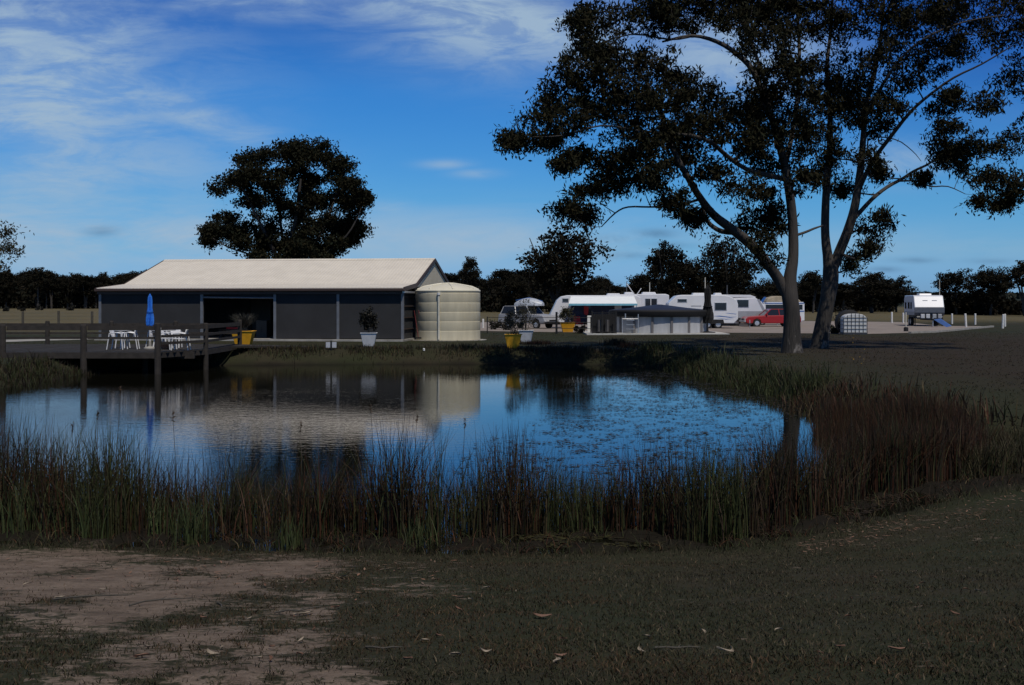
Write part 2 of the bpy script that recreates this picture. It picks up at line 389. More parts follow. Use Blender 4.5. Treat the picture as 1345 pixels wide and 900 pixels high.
# masks: bare dirt (R), dry paddock (G), mud at the waterline (B)
def dirt_mask(x, y):
    px = CX + x / np.maximum(y, .5) * F; py = HZ + (EYE - .1) / np.maximum(y, .5) * F
    def e(cx, cy, rx, ry, rot=0):
        Y0 = .86 * F / (cy - HZ - .15 * F); X0 = (cx - CX) * Y0 / F; sx = rx * Y0 / F; sy = ry * Y0 * Y0 / (F * .86)
        a, b = x - X0, y - Y0; c, s_ = math.cos(rot), math.sin(rot); a, b = a * c + b * s_, b * c - a * s_
        return np.exp(-((a / sx) ** 2 + (b / sy) ** 2))
    m = np.maximum.reduce([e(0, 748, 150, 34), e(120, 762, 120, 34) * .95, e(200, 780, 110, 36) * .95, e(270, 765, 110, 30) * .8, e(350, 745, 120, 18) * .85, e(470, 740, 80, 10) * .4, e(170, 800, 70, 26) * .9, e(150, 850, 50, 26) * .55, e(255, 838, 90, 44) * .72, e(365, 845, 80, 36) * .8,
                           e(280, 890, 100, 36) * .62, e(420, 888, 100, 34) * .75,  e(110, 890, 80, 20) * .55, e(400, 790, 90, 26) * .5, e(540, 765, 150, 14) * .4])
    n = fbm(x * 1.6 + 5, y * 1.9, 4) * .55 + fbm(x * 6, y * 5, 4) * .45
    return np.clip(m * 1.08 + (n - .5) * 1.35, 0, 1)
dist = sdist(xf, yf, pond)
dm = dirt_mask(xf, yf) * (yf < 20)
dry = np.maximum(sst(yf, 100, 135), sst(xf, -18, -30) * sst(yf, 66, 90))
mud = sst(dist, .45, -.25)
lawn_r = sst(xf, 7, 14) * sst(yf, 20, 30) * sst(yf, 78, 55)        # browner grass on the right bank
col = np.stack([dm, dry, mud], 1)

gm_ = bpy.data.materials.new('ground'); gm_.use_nodes = True; T = NT(gm_.node_tree); P = T.n['Principled BSDF']
a = T.new('ShaderNodeAttribute'); a.attribute_name = 'Col'; s = T.new('ShaderNodeSeparateColor'); T.l.new(a.outputs['Color'], s.inputs[0])
a2 = T.new('ShaderNodeAttribute'); a2.attribute_name = 'Brown'
t = T.new('ShaderNodeTexCoord').outputs['Object']
n_big = T.noise(t, .22, 4, .6); n_mid = T.noise(t, 1.7, 5, .6); n_fine = T.noise(t, 26, 5, .7); n_v = T.noise(t, 90, 3, .7)
grass = T.mix(T.ramp(n_mid, .3, .7), (0.027, 0.027, 0.014), (0.036, 0.030, 0.018))
grass = T.mix(T.ramp(n_big, .35, .65), grass, (0.023, 0.028, 0.012))
grass = T.mix(T.math('MULTIPLY', a2.outputs['Fac'], T.math('ADD', T.math('MULTIPLY', T.ramp(n_mid, .3, .7), .4), .55)), grass, (0.028, 0.019, 0.012))
grass = T.mix(T.math('MULTIPLY', T.ramp(n_fine, .45, .75), .5), grass, (0.060, 0.052, 0.034))
dirt = T.mix(T.ramp(n_mid, .3, .7), (0.235, 0.185, 0.145), (0.16, 0.122, 0.093))
dirt = T.mix(T.math('MULTIPLY', T.ramp(n_fine, .4, .7), .6), dirt, (0.075, 0.060, 0.050))
n_g = T.noise(T.mapping(t, (1, 1.3, 1)), 3.4, 6, .7, .6)
dirt = T.mix(T.math('MULTIPLY', T.ramp(n_g, .42, .66), .75), dirt, (0.085, 0.062, 0.047))
dirt = T.mix(T.math('MULTIPLY', T.ramp(n_v, .56, .70), .6), dirt, (0.27, 0.22, 0.18))
dirt = T.mix(T.math('MULTIPLY', T.ramp(n_v, .44, .32), .6), dirt, (0.05, 0.038, 0.030))
dryc = T.mix(T.ramp(n_big, .3, .7), (0.125, 0.100, 0.055), (0.085, 0.078, 0.040))
far = T.mix(T.ramp(T.math('ADD', T.new('ShaderNodeSeparateXYZ').outputs[1], 0), 0, 1), dryc, dryc)
sx_ = T.new('ShaderNodeSeparateXYZ'); T.l.new(t, sx_.inputs[0])
dryc = T.mix(T.ramp(sx_.outputs[1], 380, 650), dryc, (0.020, 0.026, 0.016))
n_pat = T.noise(T.mapping(t, (1, 1.5, 1)), 7, 6, .68, .4)
dmask = T.ramp(T.math('ADD', s.outputs[0], T.math('ADD', T.math('MULTIPLY', T.math('SUBTRACT', n_pat, .5), 2.3), T.math('MULTIPLY', T.math('SUBTRACT', n_fine, .5), 1.3))), .34, .72)
c = T.mix(dmask, grass, dirt); c = T.mix(s.outputs[1], c, dryc)
c = T.mix(T.math('MULTIPLY', s.outputs[2], .92), c, (0.009, 0.007, 0.005))
T.l.new(c, P.inputs['Base Color']); P.inputs['Roughness'].default_value = .95; P.inputs['Specular IOR Level'].default_value = .15
b = T.new('ShaderNodeBump'); b.inputs['Strength'].default_value = .7; b.inputs['Distance'].default_value = .03
T.l.new(T.math('ADD', n_fine, T.math('MULTIPLY', n_v, .4)), b.inputs['Height']); T.l.new(b.outputs[0], P.inputs['Normal'])
ground = np_mesh('ground', np.stack([xf, yf, zf], 1), Fq, gm_, col, smooth=True); tag(ground, kind='structure')
ba = ground.data.attributes.new('Brown', 'FLOAT', 'POINT'); ba.data.foreach_set('value', lawn_r.astype(np.float32))

# water
wm = bpy.data.materials.new('pond_water'); wm.use_nodes = True; T = NT(wm.node_tree); P = T.n['Principled BSDF']
P.inputs['Base Color'].default_value = (0.006, 0.006, 0.004, 1); P.inputs['Roughness'].default_value = .02; P.inputs['IOR'].default_value = 1.33; P.inputs['Specular Tint'].default_value = (.62, .82, 1.0, 1)
t = T.new('ShaderNodeTexCoord').outputs['Object']
w1 = T.noise(T.mapping(t, (.7, 1.6, 1)), 3.2, 3, .5); w2 = T.noise(T.mapping(t, (1, 2.2, 1)), 11, 2, .5)
wamp = T.noise(t, .12, 2, .5)
sp_ = T.new('ShaderNodeSeparateXYZ'); T.l.new(t, sp_.inputs[0])
left = T.ramp(sp_.outputs[0], 1.5, -8)
hh = T.math('ADD', w1, T.math('MULTIPLY', w2, .3))
b = T.new('ShaderNodeBump'); b.inputs['Distance'].default_value = .02
T.l.new(T.math('ADD', T.math('MULTIPLY', T.math('ADD', left, T.ramp(wamp, .45, .7)), .10), .05), b.inputs['Strength'])
T.l.new(hh, b.inputs['Height']); T.l.new(b.outputs[0], P.inputs['Normal'])
xs2 = [p[0] for p in pond]; ys2 = [p[1] for p in pond]
water = MB().add([(min(xs2) - 2, min(ys2) - 2, WZ), (max(xs2) + 2, min(ys2) - 2, WZ), (max(xs2) + 2, max(ys2) + 1, WZ), (min(xs2) - 2, max(ys2) + 1, WZ)], [(0, 1, 2, 3)]).build('pond_water', wm)
tag(water, kind='structure')

# gravel road and pads: a sheet 2 cm above the plain
rm = mat('gravel', (0.235, 0.20, 0.175), 0.95, 0, 0.2, 0.6, 0.4, 12)
road_px = [(596, 434), (700, 436), (800, 437), (940, 437.3), (1060, 438.5), (1140, 439.5), (1210, 437.2), (1260, 433.5), (1300, 430.2), (1288, 428.6), (1235, 428.2), (1190, 423.2), (1060, 421.8), (900, 420), (700, 421), (640, 423), (590, 426)]
MB().add([(*gnd(a_, b_, .06 if a_ > 900 else .02), .0) for a_, b_ in road_px], []) 
def sheet(name, pxs, z, material):
    pts = [gnd(a_, b_, z) for a_, b_ in pxs]
    mb = MB(); mb.add([(x, y, max(hz(x, y), 0) + z) for x, y in pts], [list(range(len(pts)))])
    o = mb.build(name, material); tag(o, kind='structure'); return o
road = sheet('gravel_road', road_px, .02, rm)
for v_ in road.data.vertices: v_.co.z = .075 if False else max(v_.co.z, .02)
path = sheet('path', [(-60, 451.5), (60, 447.5), (132, 445.5), (132, 444), (60, 445), (-60, 448)], .02, M['slab'])
kb = MB()
kp = [gnd(a_, b_, .02) for a_, b_ in [(1195, 438.2), (1225, 437), (1250, 435), (1275, 432.4), (1292, 431), (1304, 429.8)]]
for p, q in zip(kp, kp[1:]): kb.bar((p[0], p[1], .08), (q[0], q[1], .08), .2, .13)
tag(kb.build('kerb', M['slab']), kind='structure')

# ---------------------------------------------------------------- foliage generators
def leaf_quads(cen, L, Wd, droop=.6, base=(0.03, 0.04, 0.02), var=.45, flat=0.0):
    """one rhombus per centre, hanging and turned at random"""
    n = len(cen); d = rng.normal(size=(n, 3)); d[:, 2] -= droop * 1.6; d /= np.linalg.norm(d, axis=1)[:, None]
    q = rng.normal(size=(n, 3)); q = np.cross(d, q); q /= np.linalg.norm(q, axis=1)[:, None] + 1e-9
    ll = L * (0.6 + .8 * rng.random(n))[:, None] / 2; ww = Wd * (0.6 + .8 * rng.random(n))[:, None] / 2
    V = np.stack([cen - d * ll, cen + q * ww, cen + d * ll, cen - q * ww], 1).reshape(-1, 3)
    Fq = np.arange(4 * n).reshape(-1, 4)
    k = (1 + var * (rng.random(n) * 2 - 1))[:, None]; warm = rng.random((n, 1)) * .5
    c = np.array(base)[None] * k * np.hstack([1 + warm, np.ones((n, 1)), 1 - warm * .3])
    return V, Fq, np.repeat(c, 4, 0)

class Skel:
    def __init__(s): s.mb = MB(); s.nodes = []; s.rad = []
    def limb(s, pts, rad, n=10, jit=0.0):
        """polyline with radii, densified and wobbled"""
        P_, R_ = [], []
        pts = [Vector(p) for p in pts]
        if not isinstance(rad, (list, tuple)): rad = [rad] * len(pts)
        for i in range(len(pts) - 1):
            p0, p1, p2, p3 = pts[max(i - 1, 0)], pts[i], pts[i + 1], pts[min(i + 2, len(pts) - 1)]
            for k in range(3):
                t_ = k / 3; t2, t3 = t_ * t_, t_ ** 3
                P_.append(.5 * ((2 * p1) + (p2 - p0) * t_ + (2 * p0 - 5 * p1 + 4 * p2 - p3) * t2 + (3 * p1 - p0 - 3 * p2 + p3) * t3))
                R_.append(rad[i] * (1 - t_) + rad[i + 1] * t_)
        P_.append(pts[-1]); R_.append(rad[-1])
        if jit:
            for i in range(1, len(P_)): P_[i] = P_[i] + Vector(rng.normal(size=3) * jit)
        s.mb.tube(P_, R_, n, False)
        for p, r in zip(P_, R_): s.nodes.append(tuple(p)); s.rad.append(r)
    def reach(s, tgt, rmax=.09, n=5, rise=.15, end=.012):
        """grow a curved branch from the best-placed node to tgt"""
        A = np.array(s.nodes); T_ = np.array(tgt); d = T_ - A; L = np.linalg.norm(d, axis=1)
        cost = L + np.maximum(0, -d[:, 2]) * .9 - np.minimum(np.array(s.rad), .1) * 2
        i = int(np.argmin(cost)); a_ = Vector(s.nodes[i]); b_ = Vector(tgt); ln = (b_ - a_).length
        if ln < .05: return
        r0 = min(s.rad[i] * .72, rmax, .012 + ln * .022)
        out = Vector((b_.x - a_.x, b_.y - a_.y, 0))
        mid = a_.lerp(b_, .5) + Vector((0, 0, rise * ln)) * (-.6 if rng.random() < .35 else .6) + Vector(rng.normal(size=3) * .05 * ln)
        s.limb([a_, mid, b_], [r0, r0 * .65, max(end, r0 * .28)], n)

def make_tree(root, sk, blobs, per, L, Wd, base, barkm, leafm, sub=7, subr=.33, twig=True, droop=.6):
    """blobs: (x,y,z,rx,ry,rz). every blob gets a branch, sub-clumps with twigs, and leaves"""
    order = sorted(blobs, key=lambda b_: min((Vector(b_[:3]) - Vector(n_)).length for n_ in sk.nodes))
    cen = []
    for b_ in order:
        c_ = np.array(b_[:3]); r_ = np.array(b_[3:6]); sk.reach(c_ - np.array([0, 0, r_[2] * .3]), n=6)
        vol = (r_[0] * r_[1] * r_[2]) ** (1 / 3)
        m_ = max(3, int(sub * (vol if vol > 1 else 1)))
        for k in range(m_):
            dvec = rng.normal(size=3); dvec /= np.linalg.norm(dvec); p = c_ + dvec * r_ * (.35 + .65 * rng.random() ** .5)
            if twig: sk.reach(p, rmax=.03, n=4, rise=.1, end=.006)
            cen.append((p, subr * (.65 + .7 * rng.random())))
    pts = []
    for p, r_ in cen:
        m_ = int(per * (r_ / subr) ** 2 * (.5 + rng.random()))
        q = rng.normal(size=(m_, 3)); q /= np.linalg.norm(q, axis=1)[:, None]
        q *= (rng.random(m_) ** .6 * (1 + .6 * rng.random(m_) ** 6))[:, None] * r_; ax = rng.normal(size=3); ax /= np.linalg.norm(ax); q += ax[None] * (q @ ax)[:, None] * .7; q[:, 2] *= .66; q[:, 2] -= np.abs(rng.normal(0, .28, m_)) * r_
        pts.append(p[None] + q)
    pts = np.vstack(pts); off = np.array(root.location)[None]
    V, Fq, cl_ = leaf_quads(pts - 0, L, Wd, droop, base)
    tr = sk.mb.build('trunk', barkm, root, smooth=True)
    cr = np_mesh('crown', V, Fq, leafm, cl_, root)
    return tr, cr

# ---------------------------------------------------------------- the two big gums on the far bank
def pxlimb(sk, base, pts, jit=0.0, n=10):
    P_ = [at(a_, b_, d_) - base for a_, b_, d_, r_ in pts]; sk.limb(P_, [p[3] * .74 for p in pts], n, jit)
def pxblobs(base, lst, D0, dd, seed, nbr=1.0):
    rr = np.random.default_rng(seed); out = []
    for (a_, b_, rx, ry) in lst:
        D = D0 + rr.uniform(-dd, dd); p = at(a_, b_, D) - base; k = D / F
        out.append((*p, rx * k * nbr, (rx + ry) / 2 * k * 1.1, ry * k * nbr))
    return out
def sphere_fill(base, px, py, rx, ry, D0, dd, n, seed, r=34):
    rr = np.random.default_rng(seed); out = []
    while len(out) < n:
        a_, b_, c_ = rr.uniform(-1, 1, 3)
        if a_ * a_ + b_ * b_ + c_ * c_ > 1: continue
        D = D0 + c_ * dd; p = at(px + a_ * rx, py + b_ * ry, D) - base; k = D / F; q = r * (.7 + .6 * rr.random())
        out.append((*p, q * k, q * k, q * k * .7))
    return out
BK = M['bark']
bA = Vector((*gnd(1040, 464, 0.03), 0.0)); bA.z = hz(bA.x, bA.y)
tA = empty('gum_tree', bA, 0, 'huge dark gum tree on the far bank, its long limb forking low and reaching left', 'tree')
DA = bA.y; sk = Skel()
pxlimb(sk, bA, [(1041, 470, DA, .72), (1040, 460, DA, .56), (1040, 440, DA, .46), (1040, 410, DA, .42), (1037, 385, DA, .42), (1038, 362, DA, .33), (1042, 335, DA, .27), (1041, 290, DA, .25), (1035, 240, DA - .3, .23), (1024, 190, DA - .5, .20), (1010, 145, DA - .8, .18), (990, 95, DA - 1, .15), (969, 72, DA - 1, .13), (942, 55, DA - 1, .11), (908, 47, DA - 1.2, .08), (870, 55, DA - 1.5, .05)], n=14)
pxlimb(sk, bA, [(1036, 392, DA, .30), (1022, 366, DA, .30), (1003, 340, DA - .5, .28), (985, 320, DA - 1, .27), (960, 300, DA - 1.5, .24), (937, 282, DA - 2, .21), (917, 256, DA - 2.4, .18), (903, 232, DA - 2.8, .16), (888, 205, DA - 3, .14), (878, 180, DA - 3, .12), (868, 150, DA - 3.3, .09), (850, 110, DA - 3.5, .07), (830, 80, DA - 3.5, .04)], n=10)
pxlimb(sk, bA, [(970, 306, DA - 1.2, .12), (948, 304, DA - 1.2, .13), (932, 294, DA - 1, .11), (925, 280, DA - 1, .09), (921, 262, DA - 1, .07), (912, 240, DA - .5, .05)], n=8)
pxlimb(sk, bA, [(918, 262, DA - 2.3, .08), (890, 270, DA - 2.6, .06), (855, 272, DA - 3, .05), (825, 272, DA - 3.4, .045), (808, 280, DA - 3.5, .04), (790, 298, DA - 3.6, .025)], n=6)
pxlimb(sk, bA, [(1034, 236, DA - .3, .15), (1008, 230, DA - 1, .14), (980, 222, DA - 1.6, .12), (955, 205, DA - 2.2, .11), (935, 188, DA - 3, .10), (912, 179, DA - 3.6, .09), (885, 176, DA - 4, .07), (840, 172, DA - 4.4, .05), (790, 165, DA - 5, .04), (740, 178, DA - 5, .03), (700, 180, DA - 5, .02)], n=8)
pxlimb(sk, bA, [(1012, 150, DA - .8, .12), (1002, 100, DA, .10), (985, 50, DA + .5, .08), (968, 0, DA + 1, .06), (950, -60, DA + 1, .05)], n=8)
pxlimb(sk, bA, [(1043, 310, DA, .08), (1058, 305, DA + .5, .07), (1070, 300, DA + 1, .06), (1082, 296, DA + 1.5, .04)], n=6)
pxlimb(sk, bA, [(908, 48, DA - 1.2, .06), (880, 52, DA - 1.5, .05), (830, 45, DA - 2.4, .04), (780, 60, DA - 3, .03)], n=6)
pxlimb(sk, bA, [(1030, 225, DA - .3, .15), (1045, 150, DA + 2, .12), (1050, 70, DA + 3, .10), (1045, -10, DA + 4, .08), (1040, -90, DA + 4, .05)], n=8)
lA = [(735, 120, 45, 34), (705, 160, 30, 20), (690, 182, 26, 12), (672, 182, 14, 8), (770, 85, 42, 30), (790, 30, 50, 30), (762, 20, 20, 20), (750, 150, 40, 28), (765, 200, 16, 8), (740, 213, 9, 7), (722, 185, 16, 9),
      (800, 210, 28, 14), (775, 250, 30, 18), (800, 238, 32, 20), (828, 205, 30, 22), (765, 278, 20, 10), (745, 270, 12, 8), (845, 240, 30, 20), (880, 110, 45, 34), (865, 155, 48, 34), (828, 120, 36, 40), (860, 70, 26, 24), (850, 20, 60, 24), (910, 18, 50, 22),
      (925, 125, 42, 22), (955, 158, 40, 30), (905, 205, 24, 28), (938, 222, 22, 12), (975, 250, 28, 18), (990, 290, 26, 20), (1008, 325, 20, 26), (882, 256, 20, 16), (812, 150, 40, 34), (790, 130, 34, 34), (905, 165, 40, 24), (880, 195, 40, 26), (860, 222, 26, 18),
      (900, 275, 16, 10), (915, 285, 10, 9), (980, 45, 36, 34), (1000, 110, 36, 30), (1010, 160, 36, 26), (1030, 60, 36, 42), (990, 195, 26, 20), (1000, 215, 30, 14), (1050, 110, 36, 36), (1045, 165, 36, 30), (1040, 205, 30, 22), (1058, 240, 24, 22), (985, 138, 36, 22), (960, 185, 30, 16), (1030, 15, 40, 26), (960, 20, 30, 16),
      (870, 95, 30, 20), (800, 80, 34, 30), (840, 190, 26, 20), (780, 50, 30, 24), (1012, 262, 22, 20), (1020, 290, 16, 20)]
blA = pxblobs(bA, lA, DA - 2, 3.4, 1) + pxblobs(bA, [b_ for b_ in lA if b_[2] > 30], DA - 1, 4.5, 2, .9)
blA += sphere_fill(bA, 930, -70, 190, 100, DA, 5, 36, 3)
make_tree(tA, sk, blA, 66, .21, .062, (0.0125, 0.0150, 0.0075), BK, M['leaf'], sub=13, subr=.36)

bB = Vector((*gnd(1076, 458, 0.05), 0.0)); bB.z = hz(bB.x, bB.y)
tB = empty('gum_tree', bB, 0, 'tall gum tree right of the biggest one, splitting into two upright leaning stems', 'tree')
DB = bB.y; sk = Skel()
pxlimb(sk, bB, [(1075, 463, DB, .62), (1077, 450, DB, .50), (1081, 425, DB, .44), (1086, 400, DB, .42), (1090, 375, DB, .46), (1091, 355, DB, .44), (1087, 335, DB, .28), (1084, 310, DB, .24), (1084, 280, DB, .23), (1086, 240, DB, .21), (1090, 190, DB + .5, .18), (1090, 140, DB + .6, .15), (1086, 90, DB + .6, .12), (1091, 40, DB + 1, .09), (1096, -40, DB + 1, .06)], n=14)
pxlimb(sk, bB, [(1091, 362, DB, .30), (1102, 332, DB, .30), (1113, 305, DB - .3, .28), (1122, 275, DB - .5, .25), (1127, 245, DB - .6, .22), (1131, 215, DB - .8, .20), (1134, 180, DB - 1, .17), (1138, 135, DB - 1, .14), (1149, 95, DB - 1, .12), (1157, 45, DB - 1.2, .09), (1164, -30, DB - 1.5, .06)], n=12)
pxlimb(sk, bB, [(1130, 245, DB - .7, .13), (1146, 212, DB - 1.3, .12), (1168, 182, DB - 2, .11), (1196, 147, DB - 2.6, .09), (1222, 124, DB - 3, .075), (1253, 102, DB - 3.5, .06), (1290, 84, DB - 4, .045), (1330, 60, DB - 4.5, .03)], n=8)
pxlimb(sk, bB, [(1124, 285, DB - .5, .13), (1145, 262, DB, .12), (1165, 246, DB + .5, .11), (1185, 235, DB + .9, .095), (1200, 225, DB + 1.1, .08), (1217, 217, DB + 1.4, .07), (1240, 205, DB + 2, .055), (1280, 202, DB + 2.4, .04), (1310, 210, DB + 2.5, .025)], n=8)
pxlimb(sk, bB, [(1180, 238, DB + .8, .06), (1205, 238, DB + .4, .055), (1222, 245, DB, .045), (1245, 245, DB - .3, .035), (1268, 255, DB - .6, .02)], n=6)
pxlimb(sk, bB, [(1146, 240, DB, .05), (1140, 185, DB, .05), (1175, 183, DB, .035), (1198, 198, DB + .3, .025), (1210, 212, DB + .4, .015)], n=5)
pxlimb(sk, bB, [(1134, 160, DB - 1, .11), (1160, 110, DB - 2, .09), (1190, 70, DB - 2.5, .07), (1225, 45, DB - 3, .055), (1270, 28, DB - 3.4, .04), (1320, 20, DB - 3.6, .025)], n=7)
lB = [(1085, 125, 40, 30), (1110, 115, 40, 30), (1135, 128, 48, 22), (1105, 150, 44, 18), (1150, 60, 34, 36), (1190, 30, 44, 30), (1180, 75, 30, 26), (1165, 140, 26, 10), (1140, 208, 24, 14), (1155, 225, 14, 10), (1146, 298, 22, 18), (1140, 325, 14, 10), (1160, 285, 10, 10), (1118, 345, 9, 14), (1108, 240, 18, 22),
      (1220, 85, 26, 18), (1270, 60, 40, 26), (1320, 20, 44, 30), (1334, 95, 26, 30), (1300, 130, 28, 16), (1285, 185, 30, 14), (1245, 210, 20, 16), (1275, 230, 28, 16), (1310, 235, 28, 14), (1332, 190, 24, 22), (1310, 266, 16, 7), (1260, 195, 20, 12), (1262, 20, 50, 24), (1240, 140, 20, 12), (1260, 125, 22, 12), (1150, 165, 30, 12),
      (1210, 20, 40, 24), (1120, 60, 30, 36), (1085, 60, 34, 36), (1080, 180, 24, 20), (1095, 205, 18, 16), (1070, 225, 22, 18), (1230, 190, 18, 14), (1345, 240, 24, 16), (1360, 150, 30, 30), (1340, 50, 30, 30), (1225, 60, 26, 16), (1195, 105, 24, 10), (1130, 20, 40, 24), (1075, 20, 36, 24), (1212, 232, 8, 6), (1288, 262, 14, 6), (1325, 255, 16, 8), (1245, 162, 16, 8)]
blB = pxblobs(bB, lB, DB - 1, 3.0, 5) + pxblobs(bB, [b_ for b_ in lB if b_[2] > 34], DB, 4, 6, .85)
blB += sphere_fill(bB, 1180, -80, 190, 95, DB, 5, 34, 8)
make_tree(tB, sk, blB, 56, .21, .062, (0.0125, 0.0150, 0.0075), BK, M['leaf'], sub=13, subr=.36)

# ---------------------------------------------------------------- broad gum behind the shed
DC = 96.0; bC = Vector(((378 - CX) * DC / F, DC, 0.0))
tC = empty('gum_tree', bC, 0, 'broad rounded dark gum tree rising behind the cream shed roof', 'tree')
sk = Skel()
pxlimb(sk, bC, [(378, 430, DC, .6), (378, 385, DC, .5), (378, 355, DC, .45), (382, 320, DC, .3), (390, 280, DC, .22), (395, 235, DC, .12)], n=10)
pxlimb(sk, bC, [(378, 372, DC, .35), (362, 335, DC - 1, .25), (345, 300, DC - 2, .18), (325, 260, DC - 2, .12), (310, 230, DC - 2, .08)], n=8)
pxlimb(sk, bC, [(378, 372, DC, .35), (400, 340, DC + 1, .25), (425, 300, DC + 1, .18), (440, 260, DC + 2, .12), (450, 230, DC + 2, .08)], n=8)
pxlimb(sk, bC, [(378, 378, DC, .25), (355, 348, DC, .15), (330, 335, DC + 1, .11), (300, 325, DC + 1, .09), (278, 312, DC + 1, .05)], n=7)
pxlimb(sk, bC, [(378, 372, DC, .3), (372, 320, DC + 2, .2), (366, 270, DC + 3, .14), (365, 225, DC + 3, .09)], n=8)
pxlimb(sk, bC, [(384, 365, DC, .25), (425, 335, DC - 2, .15), (455, 310, DC - 3, .1), (470, 285, DC - 3, .07)], n=7)
lC = [(325, 208, 22, 13), (350, 202, 22, 12), (385, 194, 26, 10), (415, 192, 22, 10), (433, 208, 20, 12), (385, 212, 24, 12), (405, 206, 20, 14), (292, 243, 18, 13), (312, 236, 18, 12), (320, 255, 20, 14), (355, 238, 20, 14), (450, 217, 16, 9), (458, 238, 18, 9), (440, 232, 16, 10), (405, 238, 20, 16), (440, 262, 24, 12), (470, 262, 14, 14),
      (362, 262, 20, 12), (335, 262, 16, 10), (300, 285, 18, 10), (283, 300, 14, 9), (276, 315, 9, 6), (308, 303, 20, 12), (345, 290, 22, 14), (385, 275, 22, 16), (395, 300, 20, 14), (430, 290, 24, 14), (468, 285, 12, 14), (458, 312, 10, 7), (320, 320, 12, 8), (345, 322, 13, 9), (372, 318, 14, 14), (400, 325, 12, 12), (428, 315, 16, 12), (380, 338, 18, 8), (340, 336, 9, 5), (425, 337, 12, 5), (455, 262, 20, 16), (478, 258, 8, 5), (415, 262, 18, 12), (332, 228, 16, 10), (372, 226, 16, 10), (470, 300, 10, 9), (445, 318, 10, 7), (385, 318, 16, 14), (430, 328, 18, 10), (352, 306, 18, 14), (408, 300, 18, 16), (450, 298, 16, 14), (330, 300, 16, 12), (405, 262, 18, 14)]
make_tree(tC, sk, pxblobs(bC, lC, DC, 3.5, 9, .98) + pxblobs(bC, lC[::2], DC, 5, 10, .8), 75, .27, .14, (0.012, 0.015, 0.009), M['barkfar'], M['farleaf'], sub=12, subr=.6, droop=.3)

# sprig of a tree just outside the left edge
DD = 60.0; bD = Vector(((-70 - CX) * DD / F, DD, 0.0))
tD = empty('gum_tree', bD, 0, 'gum tree at the left edge of the view with a hanging leafy branch', 'tree')
sk = Skel()
pxlimb(sk, bD, [(-70, 470, DD, .32), (-72, 400, DD, .25), (-66, 340, DD, .2), (-75, 280, DD, .12), (-70, 230, DD, .06)], n=9)
pxlimb(sk, bD, [(-67, 345, DD, .14), (-40, 312, DD, .10), (-12, 305, DD, .06), (8, 312, DD, .03)], n=7)
lD = [(8, 302, 14, 7), (2, 325, 14, 12), (16, 326, 12, 9), (-2, 345, 10, 8), (-30, 300, 24, 16), (-60, 270, 34, 22), (-90, 300, 34, 24), (-70, 240, 30, 18), (-110, 260, 26, 20), (-30, 340, 20, 12)]
make_tree(tD, sk, pxblobs(bD, lD, DD, 1.5, 12), 40, .2, .07, (0.026, 0.030, 0.018), M['barkfar'], M['farleaf'], sub=6, subr=.4)

# ---------------------------------------------------------------- middle and far trees: prototypes about 12 m high, then copies
def proto(seed, H, W, stems, base, per=40, cut=.35, L=.45, Wd=.26, fan=False, subr=.8, nb=26):
    rr = np.random.default_rng(seed); root = empty('gum_tree'); sk = Skel()
    tops = []
    for k in range(stems):
        a_ = rr.uniform(0, 6.28); sp_ = rr.uniform(.1, .34) * W * (1.2 if fan else 1)
        tx, ty = math.cos(a_) * sp_, math.sin(a_) * sp_ * .8
        sk.limb([(0, 0, -.3), (tx * .08, ty * .08, H * .16), (tx * .5, ty * .5, H * .48), (tx, ty, H * .86)], [.026 * H, .020 * H, .012 * H, .004 * H], 6, .04)
    bl = []
    for k in range(nb):
        while True:
            p = rr.uniform(-1, 1, 3)
            if .25 < (p ** 2).sum() < 1: break
        zc = H * (cut + (1 - cut) * .5); hh = H * (1 - cut) * .5
        r_ = W * .5 * rr.uniform(.24, .40); z_ = zc + p[2] * hh * .86
        wz = 1.0 if not fan else .5 + .6 * (z_ / H)
        bl.append((p[0] * W * .40 * wz, p[1] * W * .40 * wz, z_, r_, r_, r_ * .6))
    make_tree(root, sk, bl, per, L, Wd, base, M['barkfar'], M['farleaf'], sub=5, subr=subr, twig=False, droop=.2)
    return root
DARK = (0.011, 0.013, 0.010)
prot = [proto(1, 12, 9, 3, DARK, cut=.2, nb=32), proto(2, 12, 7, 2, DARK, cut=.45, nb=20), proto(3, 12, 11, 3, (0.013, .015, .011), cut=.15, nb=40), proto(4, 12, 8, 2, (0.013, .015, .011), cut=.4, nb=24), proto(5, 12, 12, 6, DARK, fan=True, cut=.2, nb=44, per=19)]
PW, PH = [], []
for o_ in prot:
    cr_ = [c_ for c_ in kids(o_) if c_.name.startswith('crown')][0]; a_ = np.empty(len(cr_.data.vertices) * 3, np.float32); cr_.data.vertices.foreach_get('co', a_); a_ = a_.reshape(-1, 3)
    PW.append(float(np.percentile(a_[:, 0], 98.5) - np.percentile(a_[:, 0], 1.5))); PH.append(float(np.percentile(a_[:, 2], 99.5)))
used = [False] * 5
def put_tree(k, px, ytop, D, wpx, label, group=None, name='gum_tree', rz=None):
    z0 = hz((px - CX) * D / F, D); H = EYE + (HZ - ytop) * D / F - z0
    if used[k]: o = copy_tree(prot[k])
    else: o = prot[k]; used[k] = True
    o.location = ((px - CX) * D / F, D, z0 - .05); o.rotation_euler = (0, 0, random.uniform(0, 6.28) if rz is None else rz)
    sx = wpx * D / F / PW[k]; sz = H / PH[k]
    o.scale = (sx, sx, sz); tag(o, label, 'tree', group); return o
put_tree(4, 732, 295, 150, 104, 'fan-shaped gum tree with many upright stems standing behind the long white caravan')
put_tree(0, 874, 320, 175, 52, 'round-topped gum tree behind the caravans, left of the one with a pale trunk')
put_tree(4, 957, 308, 170, 70, 'loose open gum tree with pale slim trunk behind the caravans')
put_tree(2, 905, 340, 185, 44, 'lower bushy gum tree between the round-topped and the pale-trunked ones')
